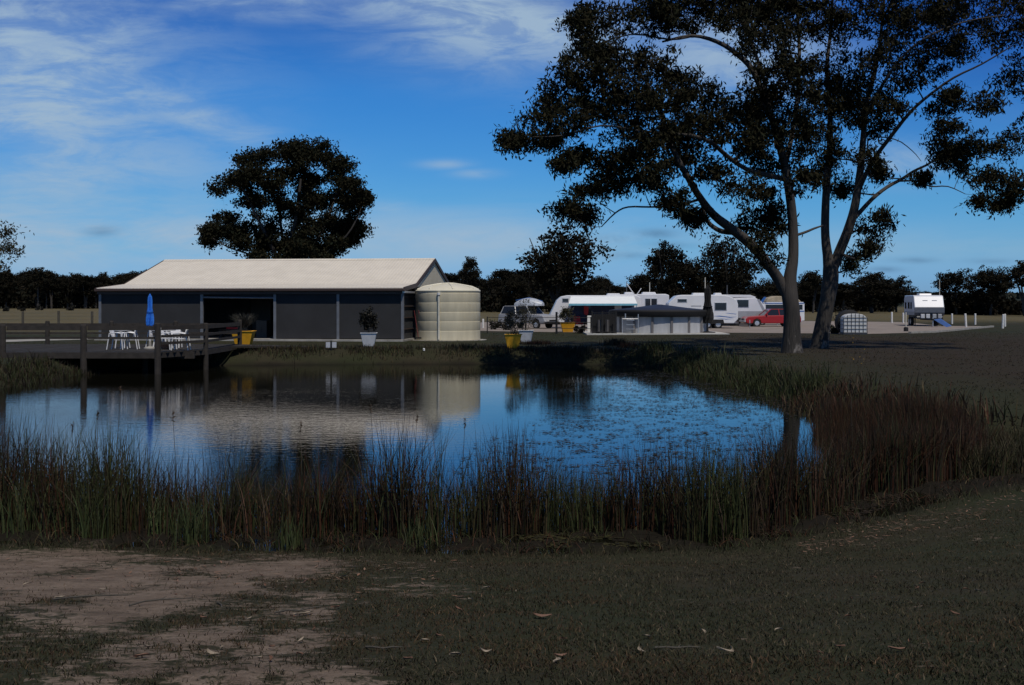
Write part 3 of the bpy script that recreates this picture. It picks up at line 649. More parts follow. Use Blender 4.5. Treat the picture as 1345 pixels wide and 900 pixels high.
put_tree(0, 848, 358, 190, 46, 'low bushy tree just left of the round-topped gum')
put_tree(0, 1256, 355, 185, 44, 'dark spreading gum tree right beside the lone front-facing caravan')
put_tree(2, 1301, 352, 175, 42, 'dark round gum tree second from the right edge of the paddock')
put_tree(3, 1346, 343, 165, 48, 'gum tree cut by the right edge of the view')
put_tree(0, 1145, 368, 215, 54, 'low rounded gum tree in the paddock right of the two big trunks')
put_tree(1, 1108, 372, 230, 40, 'dark tree seen just right of the forked trunk')
put_tree(3, 1068, 356, 215, 30, 'slim tree seen between the two big gum trunks')
put_tree(2, 1168, 376, 235, 34, 'smaller tree at the right end of the clump beyond the caged tank')
put_tree(0, 1203, 384, 330, 22, 'small far tree peeping over the left corner of the lone caravan')
put_tree(0, 1222, 383, 340, 22, 'small far tree peeping over the roof of the lone caravan')
GW = 'gum trees of the wood behind the caravans'; LW = 'dark tree in the wood behind the caravans'
rr = np.random.default_rng(3)
for i in range(62):
    px = 575 + i * 9.9 + rr.uniform(-5, 5); D = rr.uniform(225, 300)
    yt = 378 - 16 * vnoise(np.array([px / 30.]), np.array([3.3]))[0] + rr.uniform(-5, 9) - (rr.uniform(8, 20) if i % 9 == 4 else 0)
    if 590 < px < 700: yt -= 8
    put_tree(int(rr.integers(0, 4)), px, yt, D, rr.uniform(18, 42), LW, GW)
GL = 'gum trees of the wood beyond the left paddock'; LL = 'dark slender tree in the wood beyond the left paddock'
for i in range(64):
    px = -90 + i * 5.0 + rr.uniform(-4, 4); D = rr.uniform(375, 450)
    yt = 367 - 10 * vnoise(np.array([px / 22.]), np.array([8.3]))[0] + rr.uniform(-5, 7)
    put_tree([0, 1, 1, 3][int(rr.integers(0, 4))], px, yt, D, rr.uniform(18, 30), LL, GL)
put_tree(3, 50, 352, 360, 34, 'tallest round-headed tree at the front of the left wood')
# low bushes at the wood's foot and on the horizon: nobody could count them
def thicket(name, segs, label, cat='bushes', n=9000, L=1.2, base=DARK):
    P_ = []
    for x0, x1, D0, D1, h0 in segs:
        m_ = int(n / len(segs)); px = rng.uniform(x0, x1, m_); D = rng.uniform(D0, D1, m_)
        top = h0 * (.45 + .9 * fbm(px / 14., D * .02, 3)); X_ = (px - CX) * D / F; zz = height(X_, D)
        P_.append(np.stack([X_, D, zz + top * rng.random(m_) ** .8], 1))
    V, Fq, c_ = leaf_quads(np.vstack(P_), L, L * .6, 0.1, base)
    return tag(np_mesh(name, V, Fq, M['farleaf'], c_), label, cat, kind='stuff')
thicket('undergrowth', [(560, 760, 232, 262, 5.2), (740, 1000, 232, 262, 4.8), (990, 1175, 245, 262, 4.2)], 'dark scrub filling the foot of the wood behind the caravans', n=16000, L=1.0)
thicket('undergrowth', [(-110, 60, 382, 430, 8.0), (50, 240, 382, 430, 7.5)], 'dark scrub filling the foot of the wood beyond the left paddock', n=12000, L=1.5)
thicket('undergrowth', [(1228, 1290, 185, 195, 2.6), (1280, 1350, 178, 190, 3.0)], 'dark scrub under the trees right of the lone caravan', n=5000, L=.8)
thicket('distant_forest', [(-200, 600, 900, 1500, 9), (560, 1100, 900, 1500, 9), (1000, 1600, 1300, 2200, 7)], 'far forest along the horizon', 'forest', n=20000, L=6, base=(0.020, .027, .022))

# ---------------------------------------------------------------- reeds, grass, weed
def blades(name, x, y, z, h, wdt, lean, colr, material, seg=4, label=None, cat=None, parent=None, kind='stuff', curve=1.0):
    n = len(x); a_ = rng.random(n) * 6.283; b_ = rng.random(n) * 6.283
    dx_, dy_ = np.cos(a_), np.sin(a_); wx, wy = np.cos(b_), np.sin(b_); V = []
    for k in range(seg + 1):
        t_ = k / seg; off = lean * h * t_ ** (1 + curve); zz = z + h * (t_ - .18 * lean * t_ * t_ * 2); w_ = wdt * (1 - t_ ** 1.6) * .5 + .0006
        for s_ in (-1, 1):
            V.append(np.stack([x + dx_ * off + s_ * wx * w_, y + dy_ * off + s_ * wy * w_, zz], 1))
    V = np.stack(V, 1).reshape(-1, 3); m_ = 2 * (seg + 1); b0 = np.arange(n)[:, None, None] * m_
    q = np.array([[2 * k, 2 * k + 1, 2 * k + 3, 2 * k + 2] for k in range(seg)])[None]; Fq = (b0 + q).reshape(-1, 4)
    o = np_mesh(name, V, Fq, material, np.repeat(colr, m_, 0), parent)
    if label: tag(o, label, cat, kind=kind)
    return o
def scatter(poly, n):
    xs_, ys_ = [p[0] for p in poly], [p[1] for p in poly]; X_ = rng.uniform(min(xs_), max(xs_), n * 4); Y_ = rng.uniform(min(ys_), max(ys_), n * 4)
    k = inside(X_, Y_, poly); return X_[k][:n], Y_[k][:n]
def pick(cols, wts, n, var=.35):
    c_ = np.array(cols)[rng.choice(len(cols), n, p=np.array(wts) / sum(wts))]; return c_ * (1 + var * (rng.random((n, 1)) * 2 - 1))
RB, RR, RG, RS, RD = (0.029, 0.019, 0.010), (0.050, 0.020, 0.010), (0.025, 0.032, 0.010), (0.080, 0.060, 0.028), (0.013, 0.010, 0.006)
def wp(lst, z=WZ): return [gnd(a_, b_, z) for a_, b_ in lst]
# the long band along the near shore
band = wp([(-260, 712), (0, 708), (200, 712), (400, 714), (560, 716), (700, 704), (860, 704), (900, 716), (1010, 708), (1080, 680), (1160, 655), (1250, 630), (1225, 600), (1160, 620), (1090, 640), (1000, 645), (900, 655), (700, 652), (500, 645), (300, 648), (100, 650), (-260, 655)])
bx, by = scatter(band, 40000)
clump = fbm(bx * 1.4, by * 1.4, 3); keep = rng.random(len(bx)) < sst(clump, .25, .50) * .75 + .27; keep &= sdist(bx, by, pond) < -.9 * np.maximum(0, fbm(bx * 1.1 + 20, by * .6, 3) - .38) * 3 * (rng.random(len(bx)) < .85); bx, by = bx[keep], by[keep]
bh = (.30 + 1.10 * fbm(bx * 1.1 + 3, by * 1.1, 3)) * (.45 + .75 * rng.random(len(bx)) ** .8) * (1.50 - .06 * (by - 11))
cc = pick([RB, RR, RG, RS, RD], [4, 2.4, 2.4, .8, 2.5], len(bx)); gz = sst(fbm(bx * 1.3 + 40, by * 1.3, 2), .5, .7)[:, None]
cc = cc * (1 - gz) + gz * pick([RG, (0.042, .052, .016), RB], [2, 1, 1], len(bx))
blades('reed_bed', bx, by, height(bx, by) - .02, np.clip(bh * .86 + .08, .2, 1.4), .0105, (.05 + .55 * rng.random(len(bx)) ** 2.2), cc, M['reed'], label='long band of brown and green rushes along the near edge of the pond', cat='reeds')
# block of taller reddish rushes on the right
blk = wp([(1085, 556), (1130, 562), (1200, 575), (1262, 592), (1300, 606), (1262, 632), (1190, 645), (1100, 655), (1068, 640), (1062, 600), (1070, 565)])
bx, by = scatter(blk, 26000)
bh = (.62 + .75 * fbm(bx * .7 + 9, by * .7, 3)) * (.6 + .5 * rng.random(len(bx)))
cc = pick([RB, RR, RG, RS, RD], [4, 4.4, .7, .5, 2], len(bx))
blades('reed_bed', bx, by, height(bx, by) - .02, np.clip(bh + .06, .3, 1.5), .012, .04 + .3 * rng.random(len(bx)) ** 2, cc, M['reed'], label='dense block of dark reddish rushes at the right end of the pond', cat='reeds')
# olive grass in the inlet at the right edge
inl = wp([(1240, 590), (1345, 597), (1560, 592), (1560, 610), (1345, 625), (1270, 632), (1225, 620)])
bx, by = scatter(inl, 16000)
blades('inlet_grass', bx, by, height(bx, by) - .02, .22 + .42 * rng.random(len(bx)), .012, .1 + .4 * rng.random(len(bx)), pick([RG, RB, (0.05, .043, .022), RS], [2, 2, 3, .8], len(bx)), M['reed'], label='olive marsh grass filling the narrow inlet at the right edge', cat='marsh grass')
# far-bank fringes
def fringe(name, line, wid, n, h0, h1, cols, wts, label):
    P_ = wp(line); X_, Y_ = [], []
    for (x0, y0), (x1, y1) in zip(P_, P_[1:]):
        L = math.hypot(x1 - x0, y1 - y0); m_ = int(n * L); t_ = rng.random(m_); o_ = rng.normal(0, wid, m_)
        nx_, ny_ = -(y1 - y0) / L, (x1 - x0) / L; X_.append(x0 + (x1 - x0) * t_ + nx_ * o_); Y_.append(y0 + (y1 - y0) * t_ + ny_ * o_)
    x, y = np.concatenate(X_), np.concatenate(Y_); k = rng.random(len(x)) < sst(fbm(x * .8, y * .8, 3), .25, .6) + .1; x, y = x[k], y[k]
    h = (h0 + (h1 - h0) * fbm(x * .5, y * .5, 2)) * (.5 + .8 * rng.random(len(x)))
    blades(name, x, y, height(x, y) - .02, h, .03, .1 + .4 * rng.random(len(x)), pick(cols, wts, len(x)), M['reed'], 3, label, 'bank grass')
fringe('bank_grass', [(1350, 592), (1262, 584), (1200, 566), (1130, 552), (1085, 540), (1066, 530)], .5, 420, .3, .7, [RB, RR, RS, RG], [3, 2, 1, 1], 'brown tussocks on the bank behind the reddish rushes')
fringe('bank_grass', [(1060, 524), (1000, 512), (950, 502), (900, 486), (850, 478)], .4, 420, .25, .65, [RG, (0.036, .046, .018), RB], [3, 2, 1], 'green tussocks along the bank in front of the two big gums')
fringe('bank_grass', [(850, 480), (750, 476.5), (640, 476), (500, 476.5), (400, 477), (300, 478.5), (230, 481)], .4, 300, .12, .34, [RB, RG, RD, RS], [3, 2, 2, .6], 'rough dark grass fringe on the far bank in front of shed and pool')
fringe('bank_grass', [(110, 490), (40, 500), (0, 507), (-150, 528)], .5, 260, .2, .6, [RG, RB, RD], [3, 2, 2], 'dark grass on the bank below the left end of the deck')
# individual brighter tufts
def tuft(px, py, h, label, cols=((0.040, 0.058, 0.020), (0.055, 0.066, 0.026), (0.03, .04, .015)), n=130, r=.13, z=WZ, seed=0, w_=.011, nm='sedge_tuft'):
    x0, y0 = gnd(px, py, z); x = rng.normal(0, r, n); y = rng.normal(0, r, n); zz = hz(x0, y0)
    o = blades(nm, x, y, np.full(n, -.03), h * (.55 + .5 * rng.random(n)), w_, .06 + .3 * rng.random(n), pick(list(cols), [1] * len(cols), n), M['reed'], 4)
    o.location = (x0, y0, max(zz, WZ - .1)); tag(o, label, 'tuft'); return o
tuft(38, 700, .75, 'tall green sedge tuft nearest the left edge of the pond')
tuft(85, 696, .72, 'green sedge tuft second from the left edge, at the near waterline')
tuft(116, 706, .66, 'bright green sedge tuft left of the bare dirt patch top')
tuft(212, 704, .55, 'slim green sedge tuft third along the near waterline', r=.08, n=70)
tuft(250, 716, .66, 'bright green narrow sedge tuft in the near rushes', r=.09)
tuft(382, 720, .45, 'short green sedge tuft in front of the rushes', r=.08, n=80)
tuft(548, 716, .42, 'short olive sedge tuft before the middle rushes', r=.09, n=80)
tuft(810, 470, .42, 'brown dome of grass on the far bank below the pool slab', cols=(RR, RB, RS), n=500, r=.30, w_=.03, nm='tussock_grass')
tuft(830, 474, .30, 'smaller brown tussock at the waterline below the pool slab', cols=(RR, RB), n=350, r=.3, w_=.03, nm='tussock_grass')
tuft(705, 468, .26, 'low brown tussock on the far bank between pots and pool', cols=(RR, RB), n=350, r=.4, w_=.03, nm='tussock_grass')
# a few tall seeding stems
def seedstem(px, py, h, label, lean=.06):
    x0, y0 = gnd(px, py, WZ); root = empty('seed_stem', (x0, y0, WZ), 0, label, 'reed')
    a_ = random.uniform(0, 6.28); top = Vector((math.cos(a_) * lean * h, math.sin(a_) * lean * h, h))
    MB().tube([(0, 0, -.1), top * .5, top], [.005, .004, .002], 5).build('stalk', M['reedstem'], root)
    n = 22; k = rng.random(n); c_ = np.array(top)[None] * (1 - .09 * k)[:, None] + rng.normal(0, .007, (n, 3))
    V, Fq, cl_ = leaf_quads(c_, .045, .010, -.8, (0.05, .038, .024)); np_mesh('seed_head', V, Fq, M['reed'], cl_, root)
M['reedstem'] = mat('reed_stem', (0.045, 0.035, 0.02), .7)
for i, (a_, h, lb) in enumerate([(148, 1.62, 'tallest seeding stem, over the left end of the rushes'), (126, 1.35, 'seeding stem just left of the tallest one'), (88, 1.2, 'thin seeding stem near the left edge'), (235, 1.32, 'seeding stem leaning over the water, right of the tallest pair'),
                                 (496, 1.42, 'seeding stem standing against the pale roof reflection'), (540, 1.3, 'seeding stem just left of the tank reflection'), (604, 1.25, 'seeding stem against the blue water right of the tank reflection'), (398, 1.2, 'seeding stem over the middle of the rushes'), (1120, 1.35, 'seeding stem above the reddish rushes')]):
    seedstem(a_, 690 if a_ < 1000 else 600, h, lb)

# floating weed: thin irregular leaves on the water
def pads(name, poly, n, smin, smax, cols, wts, label, thr=.4, fs=1.2):
    x, y = scatter(poly, n); edge = np.clip(-sdist(x, y, poly) / 1.3, 0, 1) if len(poly) > 6 else 1.0; k = rng.random(len(x)) < sst(fbm(x * fs, y * fs * 1.6, 4), thr, thr + .18) * edge; x, y = x[k], y[k]; m_ = len(x)
    r_ = rng.uniform(smin, smax, m_); V = []; a0 = rng.random(m_) * 6.28; asp = .35 + .6 * rng.random(m_); z = WZ + .006 + rng.random(m_) * .012
    for j in range(6):
        a_ = 6.283 * j / 6; u_, v_ = np.cos(a_) * r_ * (.8 + .4 * rng.random(m_)), np.sin(a_) * r_ * asp
        V.append(np.stack([x + u_ * np.cos(a0) - v_ * np.sin(a0), y + u_ * np.sin(a0) + v_ * np.cos(a0), z], 1))
    V = np.stack(V, 1).reshape(-1, 3); Fq = np.arange(6 * m_).reshape(-1, 6)
    tag(np_mesh(name, V, Fq, M['weed'], np.repeat(pick(cols, wts, m_), 6, 0)), label, 'pond weed', kind='stuff')
pads('floating_weed', wp([(860, 486), (930, 498), (1000, 512), (1060, 530), (1060, 600), (980, 620), (860, 640), (700, 640), (560, 625), (620, 580), (700, 548), (760, 520), (760, 492)]), 30000, .015, .045, [(0.034, .028, .018), (0.02, .018, .012), (0.05, .04, .024)], [3, 2, 1], 'brown floating weed scattered over the right half of the pond', .42, 3.0)
pads('floating_weed', wp([(660, 690), (880, 688), (900, 718), (700, 722)]), 1800, .012, .04, [(0.035, .033, .012), (0.022, .020, .010)], [1, 1], 'olive algae mat between the rushes and the near bank', .32, 3.5)
pads('floating_weed', wp([(1000, 650), (1240, 625), (1160, 670), (1050, 700), (960, 714)]), 1800, .012, .04, [(0.022, .017, .011), (0.04, .028, .018)], [1, 1], 'dark dead stalk litter floating by the right near bank', .30, 2.5)

# short lawn near the camera
n = 150000
D = 4.25 + 8.6 * rng.random(n) ** 1.25; x = rng.uniform(-1, 1, n) * D * .54; y = D
dd_ = sdist(x, y, pond); keep = (dd_ > .02) & (rng.random(n) > sst(dirt_mask(x, y) + (fbm(x * 9, y * 11, 2) - .5) * .8, .22, .70) * .96) & (rng.random(n) < .35 + .9 * sst(fbm(x * 2.2, y * 2.2, 3), .3, .6)); x, y = x[keep], y[keep]
G1, G2, G3, G4 = (0.026, 0.029, 0.013), (0.040, 0.033, 0.018), (0.034, 0.025, 0.016), (0.095, 0.076, 0.048)
blades('lawn_grass', x, y, height(x, y) - .004, .012 + .030 * rng.random(len(x)), .0045, .3 + .9 * rng.random(len(x)), (pick([G1, G2, G3, G4], [4, 3, 2, .45], len(x)) * (.72 + .56 * fbm(x * 1.3 + 8, y * 1.6, 3))[:, None] * np.where((fbm(x * .8 + 3, y * 1.1, 3) > .54)[:, None], np.array([1.15, .92, .85]), 1.0)), M['grass'], 2, 'short worn grass on the near bank in front of the pond', 'grass')
n = 16000
D = 9 + 8 * rng.random(n); x = rng.uniform(-.5, .56, n) * D; y = D; dd_ = sdist(x, y, pond); k = (dd_ > -.1) & (dd_ < .55); x, y = x[k], y[k]
blades('waterline_grass', x, y, height(x, y) - .004, .04 + .10 * rng.random(len(x)), .006, .3 + .6 * rng.random(len(x)), pick([G1, G2, RG, RS], [3, 2, 2, .5], len(x)), M['grass'], 3, 'longer grass along the near waterline', 'grass')
n = 90000
D = 17 + 60 * rng.random(n) ** 1.2; x = rng.uniform(-.50, .54, n) * D; y = D; dd_ = sdist(x, y, pond)
rd = [gnd(a_, b_, .02) for a_, b_ in road_px]
k = (dd_ > .3) & ~inside(x, y, rd) & (rng.random(n) < .25 + sst(fbm(x * .5, y * .5, 4), .35, .6)) & ~((x < -5) & (y > 56)) & ~((np.abs(x - 9.3) < 6) & (np.abs(y - 71.5) < 4)); x, y = x[k], y[k]
bl_ = sst(x, 7, 14)
cg_ = pick([(.019, .027, .011), (.023, .026, .013)], [1, 1], len(x)) * (1 - bl_)[:, None] + pick([(.027, .019, .013), (.021, .019, .011)], [1, 1], len(x)) * bl_[:, None]
blades('lawn_grass', x, y, height(x, y) - .01, .02 + .05 * rng.random(len(x)), .03, .3 + .7 * rng.random(len(x)), cg_, M['grass'], 2, 'rough mown lawn on the far bank around the shed, pool and gum trees', 'grass')
n = 60000
D = 9 + 9 * rng.random(n); x = rng.uniform(-.52, .60, n) * D; y = D; dd_ = sdist(x, y, pond); k = (dd_ > -1.5) & (dd_ < .15) & (rng.random(n) < .15 + sst(fbm(x * 2, y * 2, 3), .35, .6)); x, y = x[k], y[k]
blades('marsh_stubble', x, y, height(x, y) - .006, .03 + .20 * rng.random(len(x)) ** 2.2, .008, .4 + 1.0 * rng.random(len(x)), pick([RB, RR, RG, RS, RD], [3, 2, 3, .5, 2], len(x)), M['grass'], 3, 'low dead stalks and green shoots on the wet mud at the near waterline', 'marsh stubble')
# litter
def litter(name, px0, px1, f_, n, label, jit=13):
    a_ = rng.uniform(px0, px1, n); b_ = np.array([f_(q) for q in a_]) + rng.normal(0, jit, n); Dq = (EYE + .35) * F / (b_ - HZ); X_ = (a_ - CX) * Dq / F
    cen = np.stack([X_, Dq, height(X_, Dq) + .01], 1); V, Fq, c_ = leaf_quads(cen, .09, .018, 0, (0.11, .082, .058), .6); V = V.reshape(-1, 4, 3); V[:, :, 2] = cen[:, None, 2] + (V[:, :, 2] - cen[:, None, 2]) * .15 ; V = V.reshape(-1, 3)
    tag(np_mesh(name, V, Fq, M['litter'], c_), label, 'leaf litter', kind='stuff')
litter('leaf_litter', 1050, 1345, lambda q: 700 - (q - 1050) * .19, 420, 'pale bark and leaf litter washed up along the right near bank')
litter('leaf_litter', 0, 620, lambda q: 770, 230, 'scraps of bark and leaves along the bare near bank', 32)
def twig(px, py, L, rot, label):
    x0, y0 = gnd(px, py, .2); z0 = hz(x0, y0); mb = MB(); pts = [(0, 0, .012)]; a_ = 0
    for i in range(4): a_ += random.uniform(-.35, .35); p_ = pts[-1]; pts.append((p_[0] + math.cos(a_) * L / 4, p_[1] + math.sin(a_) * L / 4, .012 + random.uniform(0, .012)))
    mb.tube(pts, [.006, .005, .005, .004, .002], 6); p_ = pts[2]; mb.tube([p_, (p_[0] + L * .12, p_[1] + L * .14, .02)], [.003, .0015], 5)
    o = mb.build('twig', M['farmpost']); o.location = (x0, y0, z0); o.rotation_euler = (0, 0, rot); tag(o, label, 'twig')
twig(285, 765, .34, -1.2, 'dark bent twig lying on the bare dirt left of centre')
twig(70, 758, .5, .1, 'long thin twig lying along the bare dirt at the left')
twig(360, 790, .3, .3, 'short twig at the ragged edge of the dirt and grass')
twig(170, 772, .4, .5, 'twig on the dirt between the green patch and the waterline')
twig(480, 878, .2, -.4, 'small twig on the lower brown grass')
twig(860, 885, .22, .2, 'small dark twig on the grass near the bottom edge')
# single fallen leaves
def fallen(px, py, L, rot, m_, label=None, curl=.25):
    x0, y0 = gnd(px, py, .12); z0 = hz(x0, y0); y0 = (EYE - z0) * F / (py - HZ); x0 = (px - CX) * y0 / F; z0 = hz(x0, y0)
    mb = MB(); n = 8; vs = []
    for i in range(n + 1):
        t_ = i / n; ww = L * .13 * math.sin(math.pi * min(1, t_ * .97 + .03)) ** .7; xx = (t_ - .5) * L; yy = curl * L * (t_ - .5) ** 2 * 3; zz = .012 + .03 * abs(t_ - .5) * L * 8 * .3
        vs += [(xx, yy - ww, zz + .004), (xx, yy, zz - .002), (xx, yy + ww, zz + .006)]
    mb.add(vs, [f_ for i in range(n) for f_ in ((3 * i, 3 * i + 3, 3 * i + 4, 3 * i + 1), (3 * i + 1, 3 * i + 4, 3 * i + 5, 3 * i + 2))])
    o = mb.build('fallen_leaf', m_); o.location = (x0, y0, z0 + .004); o.rotation_euler = (random.uniform(-.25, .25), random.uniform(-.2, .2), rot)
    tag(o, label or 'small dry gum leaf lying on the worn grass', 'leaf', 'dry gum leaves scattered on the near ground')
    return o
fallen(960, 877, .085, .5, M['dryleaf'], 'pale curled gum leaf lying on the grass at the bottom right', .9)
fallen(402, 808, .14, .9, M['dryleaf'], 'large pale gum leaf lying on the dirt edge at lower left centre')
fallen(386, 815, .06, 2.0, M['dryleafred'], 'small reddish leaf tip beside the large pale gum leaf')
fallen(712, 816, .11, -.2, M['dryleafred'], 'reddish gum leaf on the grass straight ahead of the camera')
fallen(734, 893, .09, 1.4, M['dryleaf'], 'upright-lying pale leaf at the bottom edge of the picture')
fallen(1180, 872, .09, .2, M['dryleafred'], 'reddish leaf on the grass at the lower right')
for i in range(58):
    py = 735 + 160 * random.random(); px = random.uniform(15, 1330)
    fallen(px, py, random.uniform(.03, .075), random.uniform(0, 6.28), M['dryleaf'] if random.random() < .55 else M['dryleafred'], None, random.uniform(0, .6))

# ---------------------------------------------------------------- shed
SHR = math.atan2(-.124, .992)
shed = empty('farm_shed', (-5.69, 57.0, 0.0), SHR, 'long low charcoal farm shed with cream steel roof beside the round tank', 'shed')
def sy(v_): return v_
EV, BRK, RDG, BB, BE = (-.15, 2.80), (3.0, 3.06), (8.25, 4.62), (13.5, 3.06), (16.6, 2.80)
X0, X1 = -16.72, .075
prof = [EV, BRK, RDG, BB, BE]
rp = prof + [(a_, b_ - .07) for a_, b_ in prof[::-1]]
MB().prism(rp, X0, X1, 'x').build('roof', M['roof'], shed)
MB().prism([(8.0, 4.56), (8.25, 4.66), (8.5, 4.56), (8.25, 4.60)], X0 - .02, X1 + .02, 'x').build('ridge_cap', M['roof'], shed)
for xx in (X0 - .035, X1 + .035):
    bp = [(a_, b_ + .02) for a_, b_ in prof] + [(a_, b_ - .20) for a_, b_ in prof[::-1]]
    MB().prism(bp, xx - .03, xx + .03, 'x').build('barge_board', M['brown'], shed)
MB().box(X0 - .06, X1 + .06, -.30, -.155, 2.62, 2.76).build('gutter', M['brown'], shed, .02)
MB().box(X0, X1 - .1, -.10, -.02, 2.46, 2.70).build('fascia', M['brown'], shed)
MB().box(-16.75, .1, -.35, 16.4, -.12, .10).build('floor_slab', M['slab'], shed)
px_t = [0.0, -3.44, -6.86, -10.89, -16.6]
for t_ in px_t: MB().box(t_ - .07, t_ + .07, -.02, .12, .10, 2.72).build('post', M['post'], shed)
for a_, b_ in ((-16.53, -10.96), (-6.79, -3.51), (-3.37, -.07)):
    MB().box(a_, b_, .04, .07, .14, 2.47).build('shade_screen', M['screen'], shed)
# the open bay: rolled-up screen, bar, deep interior
MB().tube([(-10.82, .03, 2.30), (-6.93, .03, 2.26)], .05, 10).build('roller_bar', M['post'], shed)
MB().prism([(-10.82, 2.47), (-6.93, 2.47), (-6.93, 2.27), (-8.4, 2.36), (-10.82, 2.40)], .05, .07).build('rolled_screen', M['screen'], shed)
MB().box(-16.6, -.05, 7.0, 7.1, .1, 4.1).build('inner_wall', M['inner'], shed)
MB().box(-9.9, -8.8, 4.8, 4.95, .1, 2.6).build('partition', M['gable2'], shed)
MB().box(-16.62, -16.55, .15, 16.2, .1, 2.8).build('end_wall', M['screen'], shed)
MB().box(-.07, -.03, .35, 3.0, .1, 2.60).build('end_wall', M['screen'], shed)
MB().prism([(3.0, .1), (13.5, .1), (13.5, 2.86), (3.0, 2.86)], -.06, .0, 'x').build('end_wall', M['screen'], shed)
MB().prism([(3.15, 2.88), (13.35, 2.88), (13.3, 3.0), (8.25, 4.52), (3.2, 3.0)], .0, .06, 'x').build('gable_cladding', M['gable'], shed)
MB().box(-16.6, -.05, 16.2, 16.3, .1, 2.75).build('back_wall', M['screen'], shed)
MB().box(.02, .16, -.05, 2.9, 2.52, 2.62).build('side_beam', M['alu'], shed)
for z_ in (.6, 1.2, 1.8, 2.3): MB().box(-.02, .03, .1, 3.0, z_, z_ + .05).build('girt', M['brown'], shed)
# things inside the open bay
def in_shed(x, y, z=.1):
    c_, s_ = math.cos(SHR), math.sin(SHR); return Vector((-5.69 + x * c_ - y * s_, 57 + x * s_ + y * c_, z))
be = empty('bench', in_shed(-9.3, 1.6), SHR, 'dark bench with a red cushion inside the open shed bay', 'bench')
MB().box(-1.2, .5, -.25, .25, .40, .46).build('seat', M['wood'], be); MB().box(-.8, .0, -.2, .2, .465, .58).build('cushion', M['red'], be, .03)
for xx in (-1.1, .4): MB().box(xx - .05, xx + .05, -.22, .22, 0, .4).build('leg', M['wood'], be)
cb = empty('cupboard', in_shed(-8.2, 1.9), SHR, 'grey upright cupboard standing inside the open shed bay', 'cupboard')
MB().box(-.3, .3, -.25, .25, 0, .95).build('body', M['gable2'], cb, .01); MB().box(-.02, .02, -.27, -.252, .3, .6).build('handle', M['dark'], cb)
for k, (xx, lb) in enumerate(((.45, 'red-handled broom leaning in the gap between shed and tank'), (.62, 'second red-handled rake leaning beside the broom by the tank'))):
    o = empty('broom' if k == 0 else 'rake', in_shed(xx + .1, 1.4 + k * .3), SHR, lb, 'tool')
    MB().tube([(0, 0, .05), (-.25, .1, 1.5)], .016, 6).build('handle', M['redbroom'], o); MB().box(-.16, .16, -.03, .03, 0, .08).build('head', M['dark'], o)

# ---------------------------------------------------------------- round water tank
TX, TY, TR = -3.47, 59.6, 1.75
tk = empty('water_tank', (TX, TY, 0.02), 0, 'round cream water tank with domed lid and front pipe at the shed end', 'water tank')
pr = [(TR, 0)]
for k in range(5):
    z0 = k * .5 + .02; pr += [(TR, z0 + .02), (TR, z0 + .46), (TR - .014, z0 + .47), (TR - .014, z0 + .485)]
pr += [(TR, 2.54), (TR, 2.60)]
MB().lathe(pr, 64).build('tank_wall', M['tank'], tk, smooth=True)
MB().lathe([(TR + .02, 2.605), (TR + .02, 2.64), (TR - .12, 2.74), (TR * .75, 2.86), (TR * .45, 2.96), (.35, 3.03), (.34, 3.08), (.05, 3.09)], 64).build('tank_lid', M['tankroof'], tk, smooth=True)
rb = MB()
for k in range(8):
    a_ = k * math.pi / 4 + .2; c_, s_ = math.cos(a_), math.sin(a_)
    rb.tube([(c_ * r_, s_ * r_, z_) for r_, z_ in ((TR - .08, 2.72), (TR * .75, 2.875), (TR * .45, 2.97), (.35, 3.04))], .035, 6)
rb.build('lid_rib', M['tankroof'], tk, smooth=True)
pa = math.atan2(-1, -.22); pxx, pyy = math.cos(pa) * (TR + .07), math.sin(pa) * (TR + .07)
MB().tube([(pxx, pyy, .05), (pxx, pyy, 2.45)], .055, 10).build('pipe', M['pipe'], tk, smooth=True)
MB().tube([(pxx, pyy, 2.40), (pxx, pyy, 2.52)], .09, 12).build('pipe_fitting', M['plastic'], tk, smooth=True)
MB().lathe([(TR + .35, -.06), (TR + .35, -.01), (.2, -.01)], 40).build('base_pad', M['slab'], tk)

# ---------------------------------------------------------------- deck
dk = empty('timber_deck', (0, 0, 0), 0, 'weathered timber deck on posts over the left side of the pond', 'deck')
FL = .2
poly = [(-26.0, 40.0), (-12.95, 40.0), (-11.9, 42.7), (-11.9, 48.0), (-26.0, 48.0)]
mb = MB(); x = -26.0
while x < -11.95:
    y0 = 40.0 if x < -13.0 else 40.0 + (x + 12.95) / 1.05 * 2.7
    mb.box(x, x + .132, y0, 48.0, FL - .04, FL + random.uniform(-.003, .003)); x += .142
mb.build('deck_boards', M['wooddark'], dk)
MB().box(-26, -12.95, 39.94, 39.995, -.02, .20).build('front_beam', M['wood'], dk)
MB().bar((-12.93, 40.0, .09), (-11.88, 42.7, .09), .05, .2).build('side_beam', M['wood'], dk)
MB().bar((-11.87, 42.7, .09), (-11.87, 48, .09), .05, .2).build('side_beam', M['wood'], dk)
for yy in (41.5, 43.2, 45, 46.8): MB().box(-26, -12.0, yy - .05, yy + .05, -.10, .155).build('joist', M['wood'], dk)
posts = [(-24.1, 40.0), (-21.3, 40.0), (-18.55, 40.0), (-15.6, 40.0), (-12.9, 40.0), (-11.9, 42.7), (-11.9, 48.0), (-14.7, 48.0), (-17.5, 48), (-20.3, 48), (-23.1, 48)]
for i, (px_, py_) in enumerate(posts):
    r_ = .12 if i < 5 else .10; top = 1.22 + (.05 if i in (4, 6) else 0)
    MB().tube([(px_, py_ - .02, -1.3), (px_, py_ - .02, top - .04), (px_, py_ - .02, top)], [r_, r_ * .92, r_ * .7], 10).build('post', M['wood'], dk)
